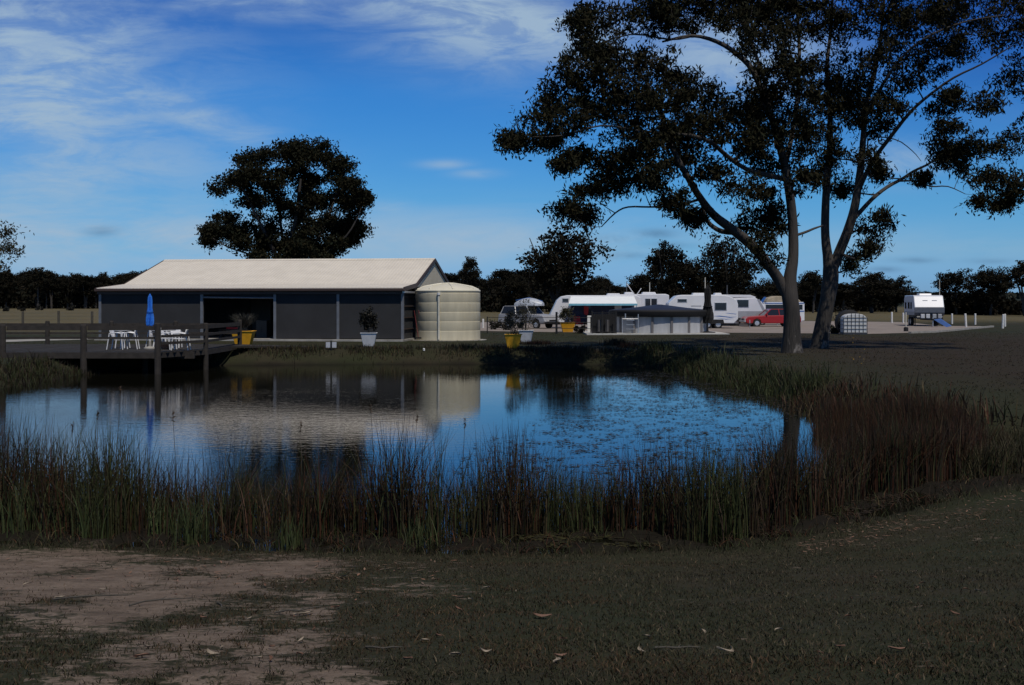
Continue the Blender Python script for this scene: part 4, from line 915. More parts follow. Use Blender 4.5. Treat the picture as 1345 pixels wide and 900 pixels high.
for xx in (-23, -20, -17, -14.2):
    for yy in (42.5, 45.5): MB().tube([(xx, yy, -1.4), (xx, yy, -.05)], .11, 8).build('stump', M['wood'], dk)
def rails(a_, b_, zs=((1.08, .16), (.78, .10), (.52, .10))):
    for z_, h_ in zs: MB().bar((*a_, z_), (*b_, z_), .04, h_).build('rail', M['wood'], dk)
for p, q in zip(posts[:5], posts[1:5]): rails((p[0] + .1, p[1] + .08), (q[0] - .1, q[1] + .08), ((1.08, .16), (.72, .08)))
rails((-12.8, 40.1), (-11.9, 42.6)); rails((-11.87, 42.8), (-11.87, 47.9))
for p, q in zip(posts[6:], posts[7:]): rails((p[0] - .1, p[1]), (q[0] + .1, q[1]), ((1.05, .12), (.68, .08)))
# ramp toward the shed
MB().add([(-11.8, 46.2, .19), (-8.8, 49.5, .03), (-9.8, 50.5, .03), (-11.8, 48.0, .19), (-11.8, 46.2, .12), (-8.8, 49.5, -.05), (-9.8, 50.5, -.05), (-11.8, 48.0, .12)], [(0, 1, 2, 3), (7, 6, 5, 4), (0, 4, 5, 1), (1, 5, 6, 2), (2, 6, 7, 3), (3, 7, 4, 0)]).build('ramp', M['wooddark'], dk)

def chair(label, px, D, rz, src=None):
    if src is None:
        o = empty('plastic_chair'); W = .25
        MB().prism([(-.23, -.24), (.23, -.24), (.21, .22), (-.21, .22)], .42, .445, 'z').build('seat', M['plastic'], o, .008)
        vs = []
        for j in range(5):
            t_ = j / 4
            for i in range(7):
                s_ = i / 3 - 1; vs.append((s_ * (.20 + .03 * math.sin(t_ * 3)), .22 + .10 * t_ - .05 * s_ * s_ * (1) , .44 + .42 * t_ * (1 - .12 * s_ * s_)))
        b_ = MB(); b_.add(vs, [(j * 7 + i, j * 7 + i + 1, j * 7 + i + 8, j * 7 + i + 7) for j in range(4) for i in range(6)])
        bo = b_.build('backrest', M['plastic'], o, smooth=True); m_ = bo.modifiers.new('t', 'SOLIDIFY'); m_.thickness = .018
        for sx_ in (-1, 1):
            MB().tube([(sx_ * .27, .24, .62), (sx_ * .28, 0, .66), (sx_ * .27, -.22, .62)], .02, 6).build('armrest', M['plastic'], o)
            MB().bar((sx_ * .27, -.22, .63), (sx_ * .27, -.28, 0), .045, .03).build('leg', M['plastic'], o)
            MB().bar((sx_ * .25, .24, .63), (sx_ * .26, .34, 0), .045, .03).build('leg', M['plastic'], o)
    else: o = copy_tree(src)
    o.location = ((px - CX) * D / F, D, FL); o.rotation_euler = (0, 0, rz)
    tag(o, label, 'chair', 'white plastic chairs on the deck'); return o
ch = chair('white plastic chair on the deck, leftmost, facing right toward its small table', 155, 42.6, R(90))
chair('white plastic chair facing left at the right side of the leftmost table', 170, 42.9, R(-80), ch)
chair('white plastic chair close behind the blue umbrella pole', 205, 43.6, R(95), ch)
chair('white plastic chair half hidden behind the deck corner post', 219, 42.5, R(80), ch)
chair('rightmost white plastic chair on the deck, facing left', 237, 42.0, R(-85), ch)
chair('white plastic chair behind the right-hand table, seen from the front', 228, 44.2, R(5), ch)
def table(label, px, D, r_, src=None):
    if src is None:
        o = empty('patio_table'); MB().lathe([(r_ - .02, .69), (r_, .70), (r_, .725), (.02, .725)], 28).build('table_top', M['plastic'], o, smooth=True)
        for k in range(4):
            a_ = k * math.pi / 2 + .6; MB().tube([(math.cos(a_) * r_ * .55, math.sin(a_) * r_ * .55, .69), (math.cos(a_) * r_ * .8, math.sin(a_) * r_ * .8, 0)], .022, 6).build('leg', M['plastic'], o)
    else: o = copy_tree(src)
    o.location = ((px - CX) * D / F, D, FL); tag(o, label, 'table', 'round white tables on the deck'); return o
tb = table('small round white table at the left end of the deck furniture', 161, 43.8, .36)
t2 = table('larger round white table between the chairs right of the blue umbrella', 214, 43.3, .36, tb); t2.scale = (1.35, 1.35, 1.02)
tag(MB().lathe([(.10, 0), (.15, .02), (.19, .24), (.20, .26), (.16, .26), (.14, .2)], 18).build('terracotta_pot', M['terracotta']), 'small terracotta pot on the deck under the right-hand table', 'pot').location = ((217 - CX) * 42.8 / F, 42.8, FL)
def closed_umbrella(nm, x, y, z, H, rmax, m_, label, z0f=.4, base=.3):
    o = empty(nm, (x, y, z), 0, label, 'umbrella'); zt = H; zb = H * z0f
    MB().tube([(0, 0, 0), (0, 0, H * .98)], .025, 8).build('pole', M['plastic'] if m_ is M['blue'] else M['dark'], o)
    mb = MB(); n = 20; rings = []
    for j in range(10):
        t_ = j / 9; z_ = zb + (zt - zb) * t_; rr_ = rmax * (1 - t_ * .62) * (.8 + .3 * math.sin(t_ * 5 + .5) ** 2) if j < 9 else .015; rings.append((rr_, z_))
    for r_, z_ in rings:
        for k in range(n):
            a_ = 2 * math.pi * k / n; q = r_ * (1 + .28 * (1 if k % 2 else -1) * (z_ < zt - .1)); mb.v.append((q * math.cos(a_ + z_ * .8), q * math.sin(a_ + z_ * .8), z_ - (.10 * (k % 5 == 0) if z_ == zb else 0)))
    for j in range(9):
        for k in range(n): a_, b_ = j * n + k, j * n + (k + 1) % n; mb.f.append([a_, b_, b_ + n, a_ + n])
    mb.f.append(list(range(n))[::-1]); mb.build('canopy', m_, o)
    MB().tube([(0, 0, zb + (zt - zb) * .42 - .03), (0, 0, zb + (zt - zb) * .42 + .03)], rmax * .95, 12).build('tie_strap', m_, o)
    MB().lathe([(base, 0), (base, .05), (.06, .10), (.05, .3)], 18).build('base', M['slab'] if m_ is M['blue'] else M['dark'], o); return o
p = at(197, 455, 43.0)
closed_umbrella('patio_umbrella', p.x, 43.0, FL, 2.16, .13, M['blue'], 'closed blue umbrella standing among the white chairs on the deck', .44, .24)

# ---------------------------------------------------------------- planters
def shrub(parent, pts_n, rx, rz, zc, base, L=.09, W_=.035, hang=.0, stems=5, nm='foliage', narrow=False):
    cen = []
    st = MB()
    for k in range(stems):
        a_ = random.uniform(0, 6.28); r_ = rx * random.uniform(.2, .75); top = Vector((math.cos(a_) * r_, math.sin(a_) * r_, zc + rz * random.uniform(-.2, .7)))
        st.tube([(0, 0, .3), top * .5 + Vector((0, 0, .15)), top], [.02, .012, .005], 5)
    st.build('stem', M['farmpost'], parent)
    k = max(8, int(pts_n / 55)); 
    for i in range(k):
        d_ = rng.normal(size=3); d_ /= np.linalg.norm(d_); c_ = d_ * (.3 + .7 * rng.random() ** .5) * np.array([rx, rx, rz]) * .85 + np.array([0, 0, zc])
        cen.append(c_ + rng.normal(0, rx * .17, (int(pts_n / k), 3)))
    V, Fq, c_ = leaf_quads(np.vstack(cen), L, W_, hang, base); np_mesh(nm, V, Fq, M['shrub'], c_, parent)
def planter(px, ybase, D, w_, h_, m_, label, plant):
    p = at(px, ybase, D); o = empty('planter', (p.x, D, hz(p.x, D)), random.uniform(-.1, .1), label, 'planter')
    t_, b_ = w_ / 2, w_ * .33
    mb = MB(); vs = []
    for r_, z_ in ((b_, 0), (t_, h_), (t_ + .03, h_), (t_ + .03, h_ + .03), (t_ - .04, h_ + .03), (t_ - .05, h_ - .06)):
        vs += [(-r_, -r_, z_), (r_, -r_, z_), (r_, r_, z_), (-r_, r_, z_)]
    fs = [(3, 2, 1, 0)] + [(4 * i + k, 4 * i + (k + 1) % 4, 4 * i + 4 + (k + 1) % 4, 4 * i + 4 + k) for i in range(5) for k in range(4)]
    mb.add(vs, fs); mb.build('pot', m_, o, .012)
    MB().box(-t_ + .06, t_ - .06, -t_ + .06, t_ - .06, h_ - .08, h_ - .05).build('soil', M['soil'], o)
    plant(o, h_); return o
def gp(y): return 2.0 * F / (y - HZ)
OL = (0.030, 0.034, 0.022); DKG = (0.010, 0.012, 0.009)
planter(484.5, 455, gp(455), .72, .60, M['whitepot'], 'white square pot with a dark leafy shrub in front of the shed screens', lambda o, h: shrub(o, 1500, .45, .62, h + .62, DKG, .12, .06))
planter(674, 457, gp(457.5), .74, .60, M['yellow'], 'yellow pot with a thin grey-green shrub, nearest the pond right of the tank', lambda o, h: shrub(o, 900, .5, .62, h + .55, OL, .10, .03, stems=8))
planter(691, 449.5, gp(449.5), .74, .58, M['whitepot'], 'white pot with a spindly olive bush just behind the yellow pot', lambda o, h: shrub(o, 1300, .62, .95, h + .8, OL, .11, .03, stems=9))
planter(745.5, 436, gp(436.5), 1.0, .66, M['yellow'], 'yellow pot with a green bush beside the black fence post near the awning', lambda o, h: shrub(o, 1100, .6, .5, h + .5, (.028, .036, .022), .16, .05, stems=8))
def pampas(o, h):
    n = 700; a_ = rng.random(n) * 6.28; blades('foliage', rng.normal(0, .05, n), rng.normal(0, .05, n), np.full(n, h - .06), .55 + .6 * rng.random(n), .03, .25 + .55 * rng.random(n), pick([(.07, .066, .055), (.045, .045, .035)], [1, 1], n), M['reed'], 4, parent=o)
planter(320, 453.5, 51.6, .98, .66, M['yellow'], 'yellow pot with pale spiky grass in front of the open shed bay', pampas)

# low white sign on a dark stake by the water
p = at(435, 464, 47.6); sg = empty('low_sign', (p.x, 47.6, hz(p.x, 47.6)), 0, 'small blank white board on a dark stake at the far waterline', 'sign')
MB().tube([(0, 0, -.2), (0, 0, .42)], .035, 8).build('stake', M['dark'], sg); MB().box(-.23, -.04, -.01, .01, .12, .36).build('board', M['signwhite'], sg); MB().box(.04, .23, -.01, .01, .12, .36).build('board', M['signwhite'], sg)
p = at(552, 463, 46); tag(MB().lathe([(.03, 0), (.05, .02), (.05, .1), (.02, .13)], 12).build('float_ball', M['plastic'], smooth=True), 'tiny white float lying on the bank grass before the tank', 'float').location = (p.x, 47.9, hz(p.x, 47.9))

# ---------------------------------------------------------------- pool
PD, PR, PXc = 72.0, 3.05, 866
pc = ((PXc - CX) * PD / F, PD)
pl = empty('garden_pool', (pc[0], pc[1], .0), 0, 'round above-ground pool with grey ribbed wall and dark pitched cover', 'pool')
MB().lathe([(PR, .1), (PR, 1.34)], 48).build('pool_wall', M['poolwall'], pl, smooth=True)
for k in range(16):
    a_ = 2 * math.pi * k / 16 + .12; c_, s_ = math.cos(a_), math.sin(a_); MB().bar((c_ * (PR + .05), s_ * (PR + .05), .1), (c_ * (PR + .05), s_ * (PR + .05), 1.36), .14, .06).build('upright', M['poolrib'], pl)
MB().lathe([(PR + .14, 1.16), (PR + .22, 1.24), (PR + .24, 1.45), (PR + .14, 1.55), (PR * .6, 1.68), (PR * .25, 1.82), (.1, 1.90)], 48).build('pool_cover', M['cover'], pl, smooth=True)
MB().lathe([(PR + .20, 1.12), (PR + .262, 1.20), (PR + .272, 1.46), (PR + .20, 1.545)], 48).build('cover_skirt', M['black'], pl, smooth=True)
MB().box(-5.0, 3.9, -3.6, 3.2, -.1, .09).build('slab', M['slab2'], pl)
hr = MB()
for xx in (-2.75, -1.75): hr.tube([(xx, -3.2, .1), (xx, -3.2, 1.0 if xx < -2 else 1.30)], .03, 8)
hr.tube([(-2.75, -3.2, 1.0), (-1.75, -3.2, 1.0)], .03, 8); hr.tube([(-2.55, -3.15, 1.0), (-2.55, -3.15, 1.33)], .04, 8); hr.build('handrail', M['alu'], pl)
for k, z_ in enumerate((.35, .62, .9)): MB().box(-2.5, -2.0, -3.35, -3.05, z_, z_ + .04).build('ladder_step', M['alu'], pl)
# dark pump enclosure left of the pool
pe = empty('pool_gate_screen', (pc[0] - 3.9, PD - 3.35, .09), 0, 'black panel fence enclosure at the left side of the pool', 'fence')
MB().box(-.75, .75, .5, .54, 0, 1.2).build('panel', M['black'], pe)
for xx in (-.75, -.1, .75): MB().box(xx - .04, xx + .04, .0, .06, 0, 1.4).build('post', M['dark'], pe)
bars = MB()
for k in range(14): bars.tube([(-.7 + k * .107, .03, .08), (-.7 + k * .107, .03, 1.3)], .012, 5)
bars.bar((-.75, .03, 1.3), (.75, .03, 1.3), .03, .04); bars.bar((-.75, .03, .1), (.75, .03, .1), .03, .04); bars.build('bars', M['dark'], pe)
for k, xx in enumerate((-.28, .22)): MB().tube([(xx, .3, .1), (xx, .3, .85)], .12, 12).build('pump_cylinder', M['poolrib'], pe)
p = at(929.5, 436, 70.5)
closed_umbrella('market_umbrella', p.x, 70.5, .09, 3.08, .32, M['black'], 'tall closed black umbrella standing at the right edge of the pool slab', .22, .5)

# fence with wires between planters and pool
fe = empty('wire_fence', (0, 0, 0), 0, 'low dark wire fence between the planters and the pool slab', 'fence')
fx = [(640, 72.5), (686, 71.7), (731, 71.0), (776, 70.4)]
for i, (a_, D_) in enumerate(fx):
    X_ = (a_ - CX) * D_ / F; MB().tube([(X_, D_, -.1), (X_, D_, 1.42 if i == 2 else 1.1)], .07 if i == 2 else .035, 8).build('post', M['dark'], fe)
for z_ in (.35, .75, 1.05):
    for (a0, d0), (a1, d1) in zip(fx, fx[1:]): MB().tube([((a0 - CX) * d0 / F, d0, z_), ((a1 - CX) * d1 / F, d1, z_)], .018, 5).build('rail', M['dark'], fe)
p = at(775, 437.5, 72.6); o = MB().box(-.13, .13, -.08, .08, 0, 1.15).build('marker_post', M['bollard'], bevel=.015); o.location = (p.x, 73.4, 0); tag(o, 'thick white post standing left of the black pool enclosure', 'post')
for (a_, d_, r_, lb) in ((787 - 26, 72, .42, 'dark rounded shrub at the foot of the thick white post'), (668, 80, .7, 'dark low bush behind the nearest yellow pot'), (650, 82, .6, 'low bush right of the tank beyond the lawn'), (1096, 70.5, .35, 'low green weeds left of the caged tank')):
    p = at(a_, 440, d_); o = empty('bush', (p.x, d_, -.25), 0, lb, 'bush'); shrub(o, 700, r_, r_ * .8, .35 + r_ * .5, DKG if a_ < 1000 else (.02, .026, .013), .14, .07)

# ---------------------------------------------------------------- vehicles
def wheel(parent, x, y, r_=.33, w_=.2, nm='wheel'):
    o = MB().tube([(0, -w_ / 2, 0), (0, -w_ / 2 + .03, 0), (0, w_ / 2 - .03, 0), (0, w_ / 2, 0)], [r_ * .93, r_, r_, r_ * .93], 20).build(nm, M['rubber'], parent, smooth=True, loc=(x, y, r_))
    sg_ = -1 if y < 0 else 1
    MB().tube([(0, 0, 0), (0, sg_ * (w_ / 2 + .012), 0), (0, sg_ * (w_ / 2 + .02), 0)], [r_ * .62, r_ * .6, r_ * .2], 14).build('rim', M['alu'], o, smooth=True); return o
def caravan(x, y, rz, prof_, label, W=2.3, lower=None, wins=(), wx=(), hatches=(), draw=1, mast=None, stripes=(), body=None, z0=.0):
    """side profile (x,z) extruded over y = -W/2 (camera side) .. W/2"""
    o = empty('caravan', (x, y, z0), rz, label, 'caravan')
    MB().prism(prof_, -W / 2, W / 2).build('body', body or M['vanwhite'], o, .05)
    xmin, xmax = min(p_[0] for p_ in prof_), max(p_[0] for p_ in prof_); zb = min(p_[1] for p_ in prof_)
    for (a_, b_, c_, d_) in wins:
        f = MB().box(a_ - .05, b_ + .05, -W / 2 - .02, -W / 2 + .02, c_ - .05, d_ + .05).build('window', M['alu'], o, .01); MB().box(a_, b_, -W / 2 - .03, -W / 2 - .022, c_, d_).build('pane', M['glass'], f)
    if lower:
        MB().box(lower[0], lower[1], -W / 2 - .012, -W / 2 - .001, lower[2], lower[3]).build('lower_panel', lower[4], o)
    for (a_, b_) in hatches: MB().prism([(a_, prof_top(prof_) - .02), (a_ + .08, prof_top(prof_) + .16), (b_ - .08, prof_top(prof_) + .16), (b_, prof_top(prof_) - .02)], -.45, .45).build('roof_hatch', M['plastic'], o, .03)
    for q in wx:
        wheel(o, q, -W / 2 + .16); wheel(o, q, W / 2 - .16)
        MB().prism([(q - .45, zb + .01), (q - .38, zb + .3), (q + .38, zb + .3), (q + .45, zb + .01)], -W / 2 - .03, -W / 2 - .002).build('wheel_arch', M['dark'], o)
    MB().box(xmin + .3, xmax - .3, -.8, .8, zb - .14, zb).build('chassis', M['dark'], o)
    if draw:
        e = xmax if draw > 0 else xmin; s_ = draw
        for yy in (-.7, .7): MB().bar((e - s_ * .2, yy, zb - .07), (e + s_ * 1.25, 0, zb - .07), .08, .1).build('drawbar', M['dark'], o)
        MB().tube([(e + s_ * 1.1, 0, 0.02), (e + s_ * 1.1, 0, zb + .25)], .035, 8).build('jockey_stand', M['alu'], o)
    for pts in stripes:
        mb = MB(); n = len(pts); k = [(a_, -W / 2 - .004, b_) for a_, b_ in pts]; k2 = [(a_, -W / 2 - .006, b_) for a_, b_ in pts]; mb.prism(list(pts), -W / 2 - .006, -W / 2 - .002); mb.build('stripe', M['bluepaint'], o)
    if mast: MB().tube([(mast[0], 0, prof_top(prof_)), (mast[0], 0, mast[1])], .03, 6).build('antenna', M['pipe'], o)
    return o
def prof_top(p_): return max(q[1] for q in p_)
def xat(px, D): return (px - CX) * D / F
# long caravan with awning
D1 = 88.0; k = D1 / F
v1 = caravan(xat(780, D1), D1, 0, [(-3.55, .42), (-3.6, .95), (-3.0, 2.2), (-2.65, 2.52), (-2.2, 2.60), (3.3, 2.60), (3.62, 2.45), (3.65, .42)], 'long white caravan with its awning rolled out, left end sloping', wins=((-2.55, -2.12, 2.08, 2.33), (.8, 1.7, 1.35, 1.9), (2.2, 2.9, 1.4, 1.9)), wx=(.0, .8), hatches=((1.0, 2.1),), draw=-1)
MB().add([(-1.9, -1.18, 2.52), (3.1, -1.18, 2.52), (3.1, -3.4, 1.93), (-2.2, -3.4, 1.93), (-1.9, -1.18, 2.48), (3.1, -1.18, 2.48), (3.1, -3.4, 1.89), (-2.2, -3.4, 1.89)], [(0, 1, 2, 3), (7, 6, 5, 4), (0, 4, 5, 1), (1, 5, 6, 2), (2, 6, 7, 3), (3, 7, 4, 0)]).build('awning', M['awning'], v1)
MB().box(-2.2, 3.1, -3.43, -3.405, 1.80, 1.95).build('valance', M['valance'], v1)
for xx in (-2.15, 3.05): MB().tube([(xx, -3.35, 0), (xx, -3.35, 1.9)], .025, 6).build('awning_leg', M['alu'], v1)
MB().box(-1.9, 3.1, -1.185, -1.165, .45, 2.40).build('annexe_wall', M['navy'], v1)
MB().box(-.75, -.35, -1.21, -1.19, .9, 1.95).build('door', M['glass'], v1); MB().box(1.55, 2.1, -1.21, -1.19, 1.35, 1.80).build('window', M['silver'], v1)
def tele(x, z, a_, L, par, y=0): 
    MB().tube([(x, y, z), (x + math.cos(a_) * L, y, z + math.sin(a_) * L)], .035, 6).build('antenna_arm', M['plastic'], par)
tele(3.3, 2.6, R(125), 1.15, v1); tele(3.4, 2.6, R(55), .7, v1)
for a_, d_, h_, lb in ((760, 85.6, .95, 'red folding camp chair under the left part of the awning'), (784, 86.0, 1.0, 'red folding camp chair under the middle of the awning, farther right')):
    o = empty('camp_chair', (xat(a_, d_), d_, 0), R(20), lb, 'chair', 'red camp chairs under the awning')
    MB().box(-.28, .28, -.25, .25, .40, .44).build('seat', M['red'], o); MB().add([(-.28, .25, .42), (.28, .25, .42), (.28, .38, h_), (-.28, .38, h_), (-.28, .28, .42), (.28, .28, .42), (.28, .41, h_), (-.28, .41, h_)], [(0, 1, 2, 3), (7, 6, 5, 4), (0, 4, 5, 1), (1, 5, 6, 2), (2, 6, 7, 3), (3, 7, 4, 0)]).build('backrest', M['red'], o)
    for sx_ in (-.27, .27):
        for s_ in (-1, 1): MB().tube([(sx_, -.25 * s_, 0), (sx_, .25 * s_, .62)], .014, 5).build('leg', M['dark'], o)
tw = empty('towel', (xat(770, 86.6), 86.75, 0), 0, 'red towel hanging on the dark annexe wall under the awning', 'towel')
MB().prism([(-.16, 1.1), (.05, 1.02), (.17, 1.12), (.20, 1.70), (-.18, 1.74)], -.03, .0).build('cloth', M['red'], tw)
# second caravan, partly hidden
D2 = 94.0
v2 = caravan(xat(838, D2), D2, 0, [(-2.5, .45), (-2.5, 2.55), (-2.2, 2.72), (2.2, 2.76), (2.5, 2.66), (2.52, .45)], 'white caravan half hidden between the awning caravan and the blue-swooshed one', wins=((.5, 1.45, 1.75, 2.35), (-.4, .0, 1.9, 2.3)), wx=(-.6,), hatches=((.3, 1.5), (-1.2, -.4)), draw=0, mast=(1.0, 3.75))
MB().box(.92, .98, -1.20, -1.185, 1.7, 2.4).build('window_bar', M['plastic'], v2)
# third: large white with swoosh
D3 = 86.0
v3 = caravan(xat(922, D3), D3, R(-2), [(-2.85, .42), (-2.88, 1.2), (-2.7, 2.0), (-2.1, 2.55), (-1.7, 2.62), (1.3, 2.62), (1.9, 2.55), (2.5, 2.25), (2.62, 1.9), (2.62, .75), (2.3, .42)], 'white caravan with blue swoosh and raised roof hatches behind the pool', wins=((-2.0, -1.35, 2.08, 2.28), (.85, 1.7, 1.45, 2.0)), wx=(.3, 1.1), hatches=((-.8, .45), (.9, 1.5)), draw=1, mast=(.25, 4.0),
             stripes=([(1.2, 1.02), (2.0, .92), (2.55, .93), (2.0, .86), (1.5, .92), (.7, .98)], [(1.6, 1.22), (2.45, 1.12), (2.5, 1.15), (1.9, 1.22)], [(.9, .86), (1.7, .76), (2.3, .78), (1.7, .72)]))
MB().box(-1.0, -.2, -1.157, -1.152, 1.72, 1.80).build('badge', M['silver'], v3)
# fourth: pop-top at the right of the row
D4 = 95.0
v4 = caravan(xat(970, D4), D4, 0, [(-2.4, .42), (-2.4, 2.35), (1.2, 2.45), (1.75, 2.1), (2.25, 1.2), (2.1, .42)], 'white and silver pop-top caravan with raised roof behind the red car', wins=((-.35, .6, 1.65, 2.25),), lower=(-2.3, 2.0, .5, 1.30, M['silver']), wx=(-.4,), draw=1)
MB().prism([(-2.3, 2.36), (-1.5, 2.36), (-.9, 2.44), (-2.2, 2.55)], -1.0, 1.0).build('poptop_canvas', M['black'], v4)
MB().prism([(-2.4, 2.54), (-2.2, 2.72), (.8, 2.68), (1.3, 2.50), (1.2, 2.45), (-.9, 2.46)], -1.1, 1.1).build('poptop_roof', M['vanwhite'], v4, .02)
MB().prism([(1.35, 2.30), (1.55, 2.32), (2.05, 1.35), (1.85, 1.30)], -1.16, -1.152).build('stripe', M['silver'], v4)
for a_, D_, zt, lb in ((823, 97, 3.9, 'thin antenna mast behind the awning caravan'), (955, 99, 3.6, 'thin grey pole behind the pop-top caravan')):
    o = MB().tube([(0, 0, 0), (0, 0, zt)], .03, 6).build('mast', M['post']); o.location = (xat(a_, D_), D_, 0); tag(o, lb, 'pole')
# the caravan standing alone, front toward the pond
DR = 93.0; yaw = math.atan2(5.4, 1.0)
# local x runs back along the van; x=0 is its front
vr = empty('caravan', (xat(1221.5, DR), DR, 0), yaw, 'lone off-road caravan facing the pond with dark stone guard and roof hatch', 'caravan')
Wd = 2.4
MB().prism([(.35, .95), (.22, 1.6), (.75, 2.58), (1.1, 2.66), (5.2, 2.66), (5.5, 2.4), (5.5, .95)], -Wd / 2, Wd / 2).build('body', M['vanwhite'], vr, .06)
MB().prism([(.33, .93), (.205, 1.18), (.20, 1.60), (.26, 1.66), (.37, 1.0)], -Wd / 2 - .01, Wd / 2 + .01).build('stone_guard', M['vangrey'], vr)
MB().box(1.6, 5.4, -Wd / 2 - .012, -Wd / 2 - .002, .95, 1.25).build('lower_panel', M['silver'], vr); MB().box(.5, 5.4, Wd / 2 + .002, Wd / 2 + .012, .95, 1.25).build('lower_panel', M['silver'], vr)
for a_, b_ in ((1.5, 2.1), (2.6, 3.4), (4.2, 4.9)):
    f = MB().box(a_ - .04, b_ + .04, Wd / 2 - .01, Wd / 2 + .02, 1.45, 2.1).build('window', M['alu'], vr); MB().box(a_, b_, Wd / 2 + .022, Wd / 2 + .03, 1.5, 2.05).build('pane', M['glass'], f)
MB().prism([(2.0, 2.64), (2.1, 2.82), (3.3, 2.82), (3.4, 2.64)], -.5, .5).build('roof_hatch', M['plastic'], vr, .03)
MB().box(.3, 5.3, -.85, .85, .66, .94).build('chassis', M['dark'], vr)
for yy in (-.7, .7): MB().bar((.3, yy, .62), (-1.5, 0, .60), .09, .12).build('drawbar', M['dark'], vr)
MB().box(-.35, .2, -1.0, 1.0, .62, .70).build('front_tray', M['dark'], vr)
for yy in (-.75, -.32, .2, .62): MB().box(-.3, .0, yy - .15, yy + .15, .70, 1.06).build('jerry_can', M['silver'] if yy < 0 else M['whitepot'], vr, .03)
for yy in (-1.02, 1.02): wheel(vr, 2.6, yy, .38, .24); wheel(vr, 3.5, yy, .38, .24)
MB().tube([(-1.3, 0, 0), (-1.3, 0, .8)], .04, 8).build('jockey_stand', M['alu'], vr)
MB().tube([(1.2, -1.0, 2.6), (1.2, -1.0, 4.0)], .025, 6).build('antenna', M['pipe'], vr)
for a_ in (-.45, .3): MB().box(.52, .6, a_ - .2, a_ + .2, 2.18, 2.23).build('badge', M['silver'], vr)
for yy in (-.9, .9): MB().box(.16, .2, yy - .12, yy + .12, .78, .88).build('lamp', M['lamp'], vr)
for s_ in (-1, 1): MB().tube([(.6, s_ * 1.1, .02), (.6, s_ * 1.1, .95)], .045, 6).build('corner_jack', M['dark'], vr)
bt = empty('ground_mat', (xat(1237, 90), 90, 0), R(-25), 'blue plastic sheet sloping down beside the lone caravan wheel', 'sheet')
MB().add([(-.6, 0, .62), (-.1, 0, .70), (.75, -.1, .10), (.35, -.1, .02), (-.6, .25, .64), (-.1, .25, .72), (.75, .2, .12), (.35, .2, .04)], [(0, 1, 2, 3), (7, 6, 5, 4), (0, 4, 5, 1), (1, 5, 6, 2), (2, 6, 7, 3), (3, 7, 4, 0)]).build('sheet', M['bluetarp'], bt)

def car(x, y, rz, label, paint, Lh=2.3, W=1.74, beltz=.92, roofz=1.40, hood=.86, cab=((-1.0, -.45, 1.05, 1.65)), cat='car', nm='parked_car', clear=.30):
    """front toward -x; body made of a rounded lower shell and a tapered cabin"""
    o = empty(nm, (x, y, 0), rz, label, cat); h = W / 2
    lower = [(-Lh, clear + .12), (-Lh - .02, .58), (-Lh + .08, .72), (-Lh + .25, hood - .06), (cab[0], hood + .04), (cab[3] , beltz), (Lh - .05, beltz - .04), (Lh, .70), (Lh, clear + .1), (Lh - .2, clear), (1.75, clear), (1.68, clear + .26), (1.40, clear + .40), (1.12, clear + .26), (1.05, clear), (-1.05, clear), (-1.12, clear + .26), (-1.40, clear + .40), (-1.68, clear + .26), (-1.75, clear), (-Lh + .15, clear)]
    MB().prism(lower, -h, h).build('body', paint, o, .06)
    c0, c1, c2, c3 = cab; vs = []
    for yy, z_, xa, xb in ((h - .05, beltz - .02, c0, c3), (h - .22, roofz, c1, c2)):
        vs += [(xa, -yy, z_), (xb, -yy, z_), (xb, yy, z_), (xa, yy, z_)]
    MB().add(vs, [(0, 1, 5, 4), (1, 2, 6, 5), (2, 3, 7, 6), (3, 0, 4, 7), (3, 2, 1, 0)]).build('glass', M['glass'], o)
    MB().prism([(c1 - .04, roofz - .01), (c1 + .1, roofz + .05), (c2 - .1, roofz + .05), (c2 + .04, roofz - .01)], -h + .2, h - .2).build('roof', paint, o, .03)
    for s_ in (-1, 1):
        pb, pt = s_ * (h - .045), s_ * (h - .215)
        for xa, xb in ((c0, c1), ((c0 + c3) / 2 - .05, (c1 + c2) / 2), (c3, c2)): MB().bar((xa, pb, beltz - .02), (xb, pt, roofz), .06, .06).build('pillar', paint, o)
        for q in (-1.40, 1.40): wheel(o, q, s_ * (h - .12), .32, .2)
        MB().box(-Lh - .03, -Lh + .03, s_ * (h - .35) - .16, s_ * (h - .35) + .16, .58, .70).build('headlight', M['lamp'], o)
        MB().box(Lh - .03, Lh + .02, s_ * (h - .25) - .14, s_ * (h - .25) + .14, .62, .74).build('taillight', M['lampred'], o)
        MB().box(c0 + .12, c0 + .22, s_ * (h + .04) - .06, s_ * (h + .04) + .06, beltz, beltz + .12).build('mirror', paint, o)
    for e in (-1, 1): MB().box(e * (Lh + .04) - .06, e * (Lh + .04) + .06, -h + .04, h - .04, .40, .54).build('bumper', M['alu'] if paint is M['redpaint'] else M['dark'], o, .03)
    MB().box(-Lh - .015, -Lh + .02, -.42, .42, .58, .70).build('grille', M['dark'], o); return o
DCr = 92.0
rc = car(xat(1012, DCr), DCr, R(4), 'old red sedan parked right of the caravans behind the big trunk', M['redpaint'], 2.35, 1.75, .98, 1.45, .92, (-.75, -.2, 1.15, 1.85))
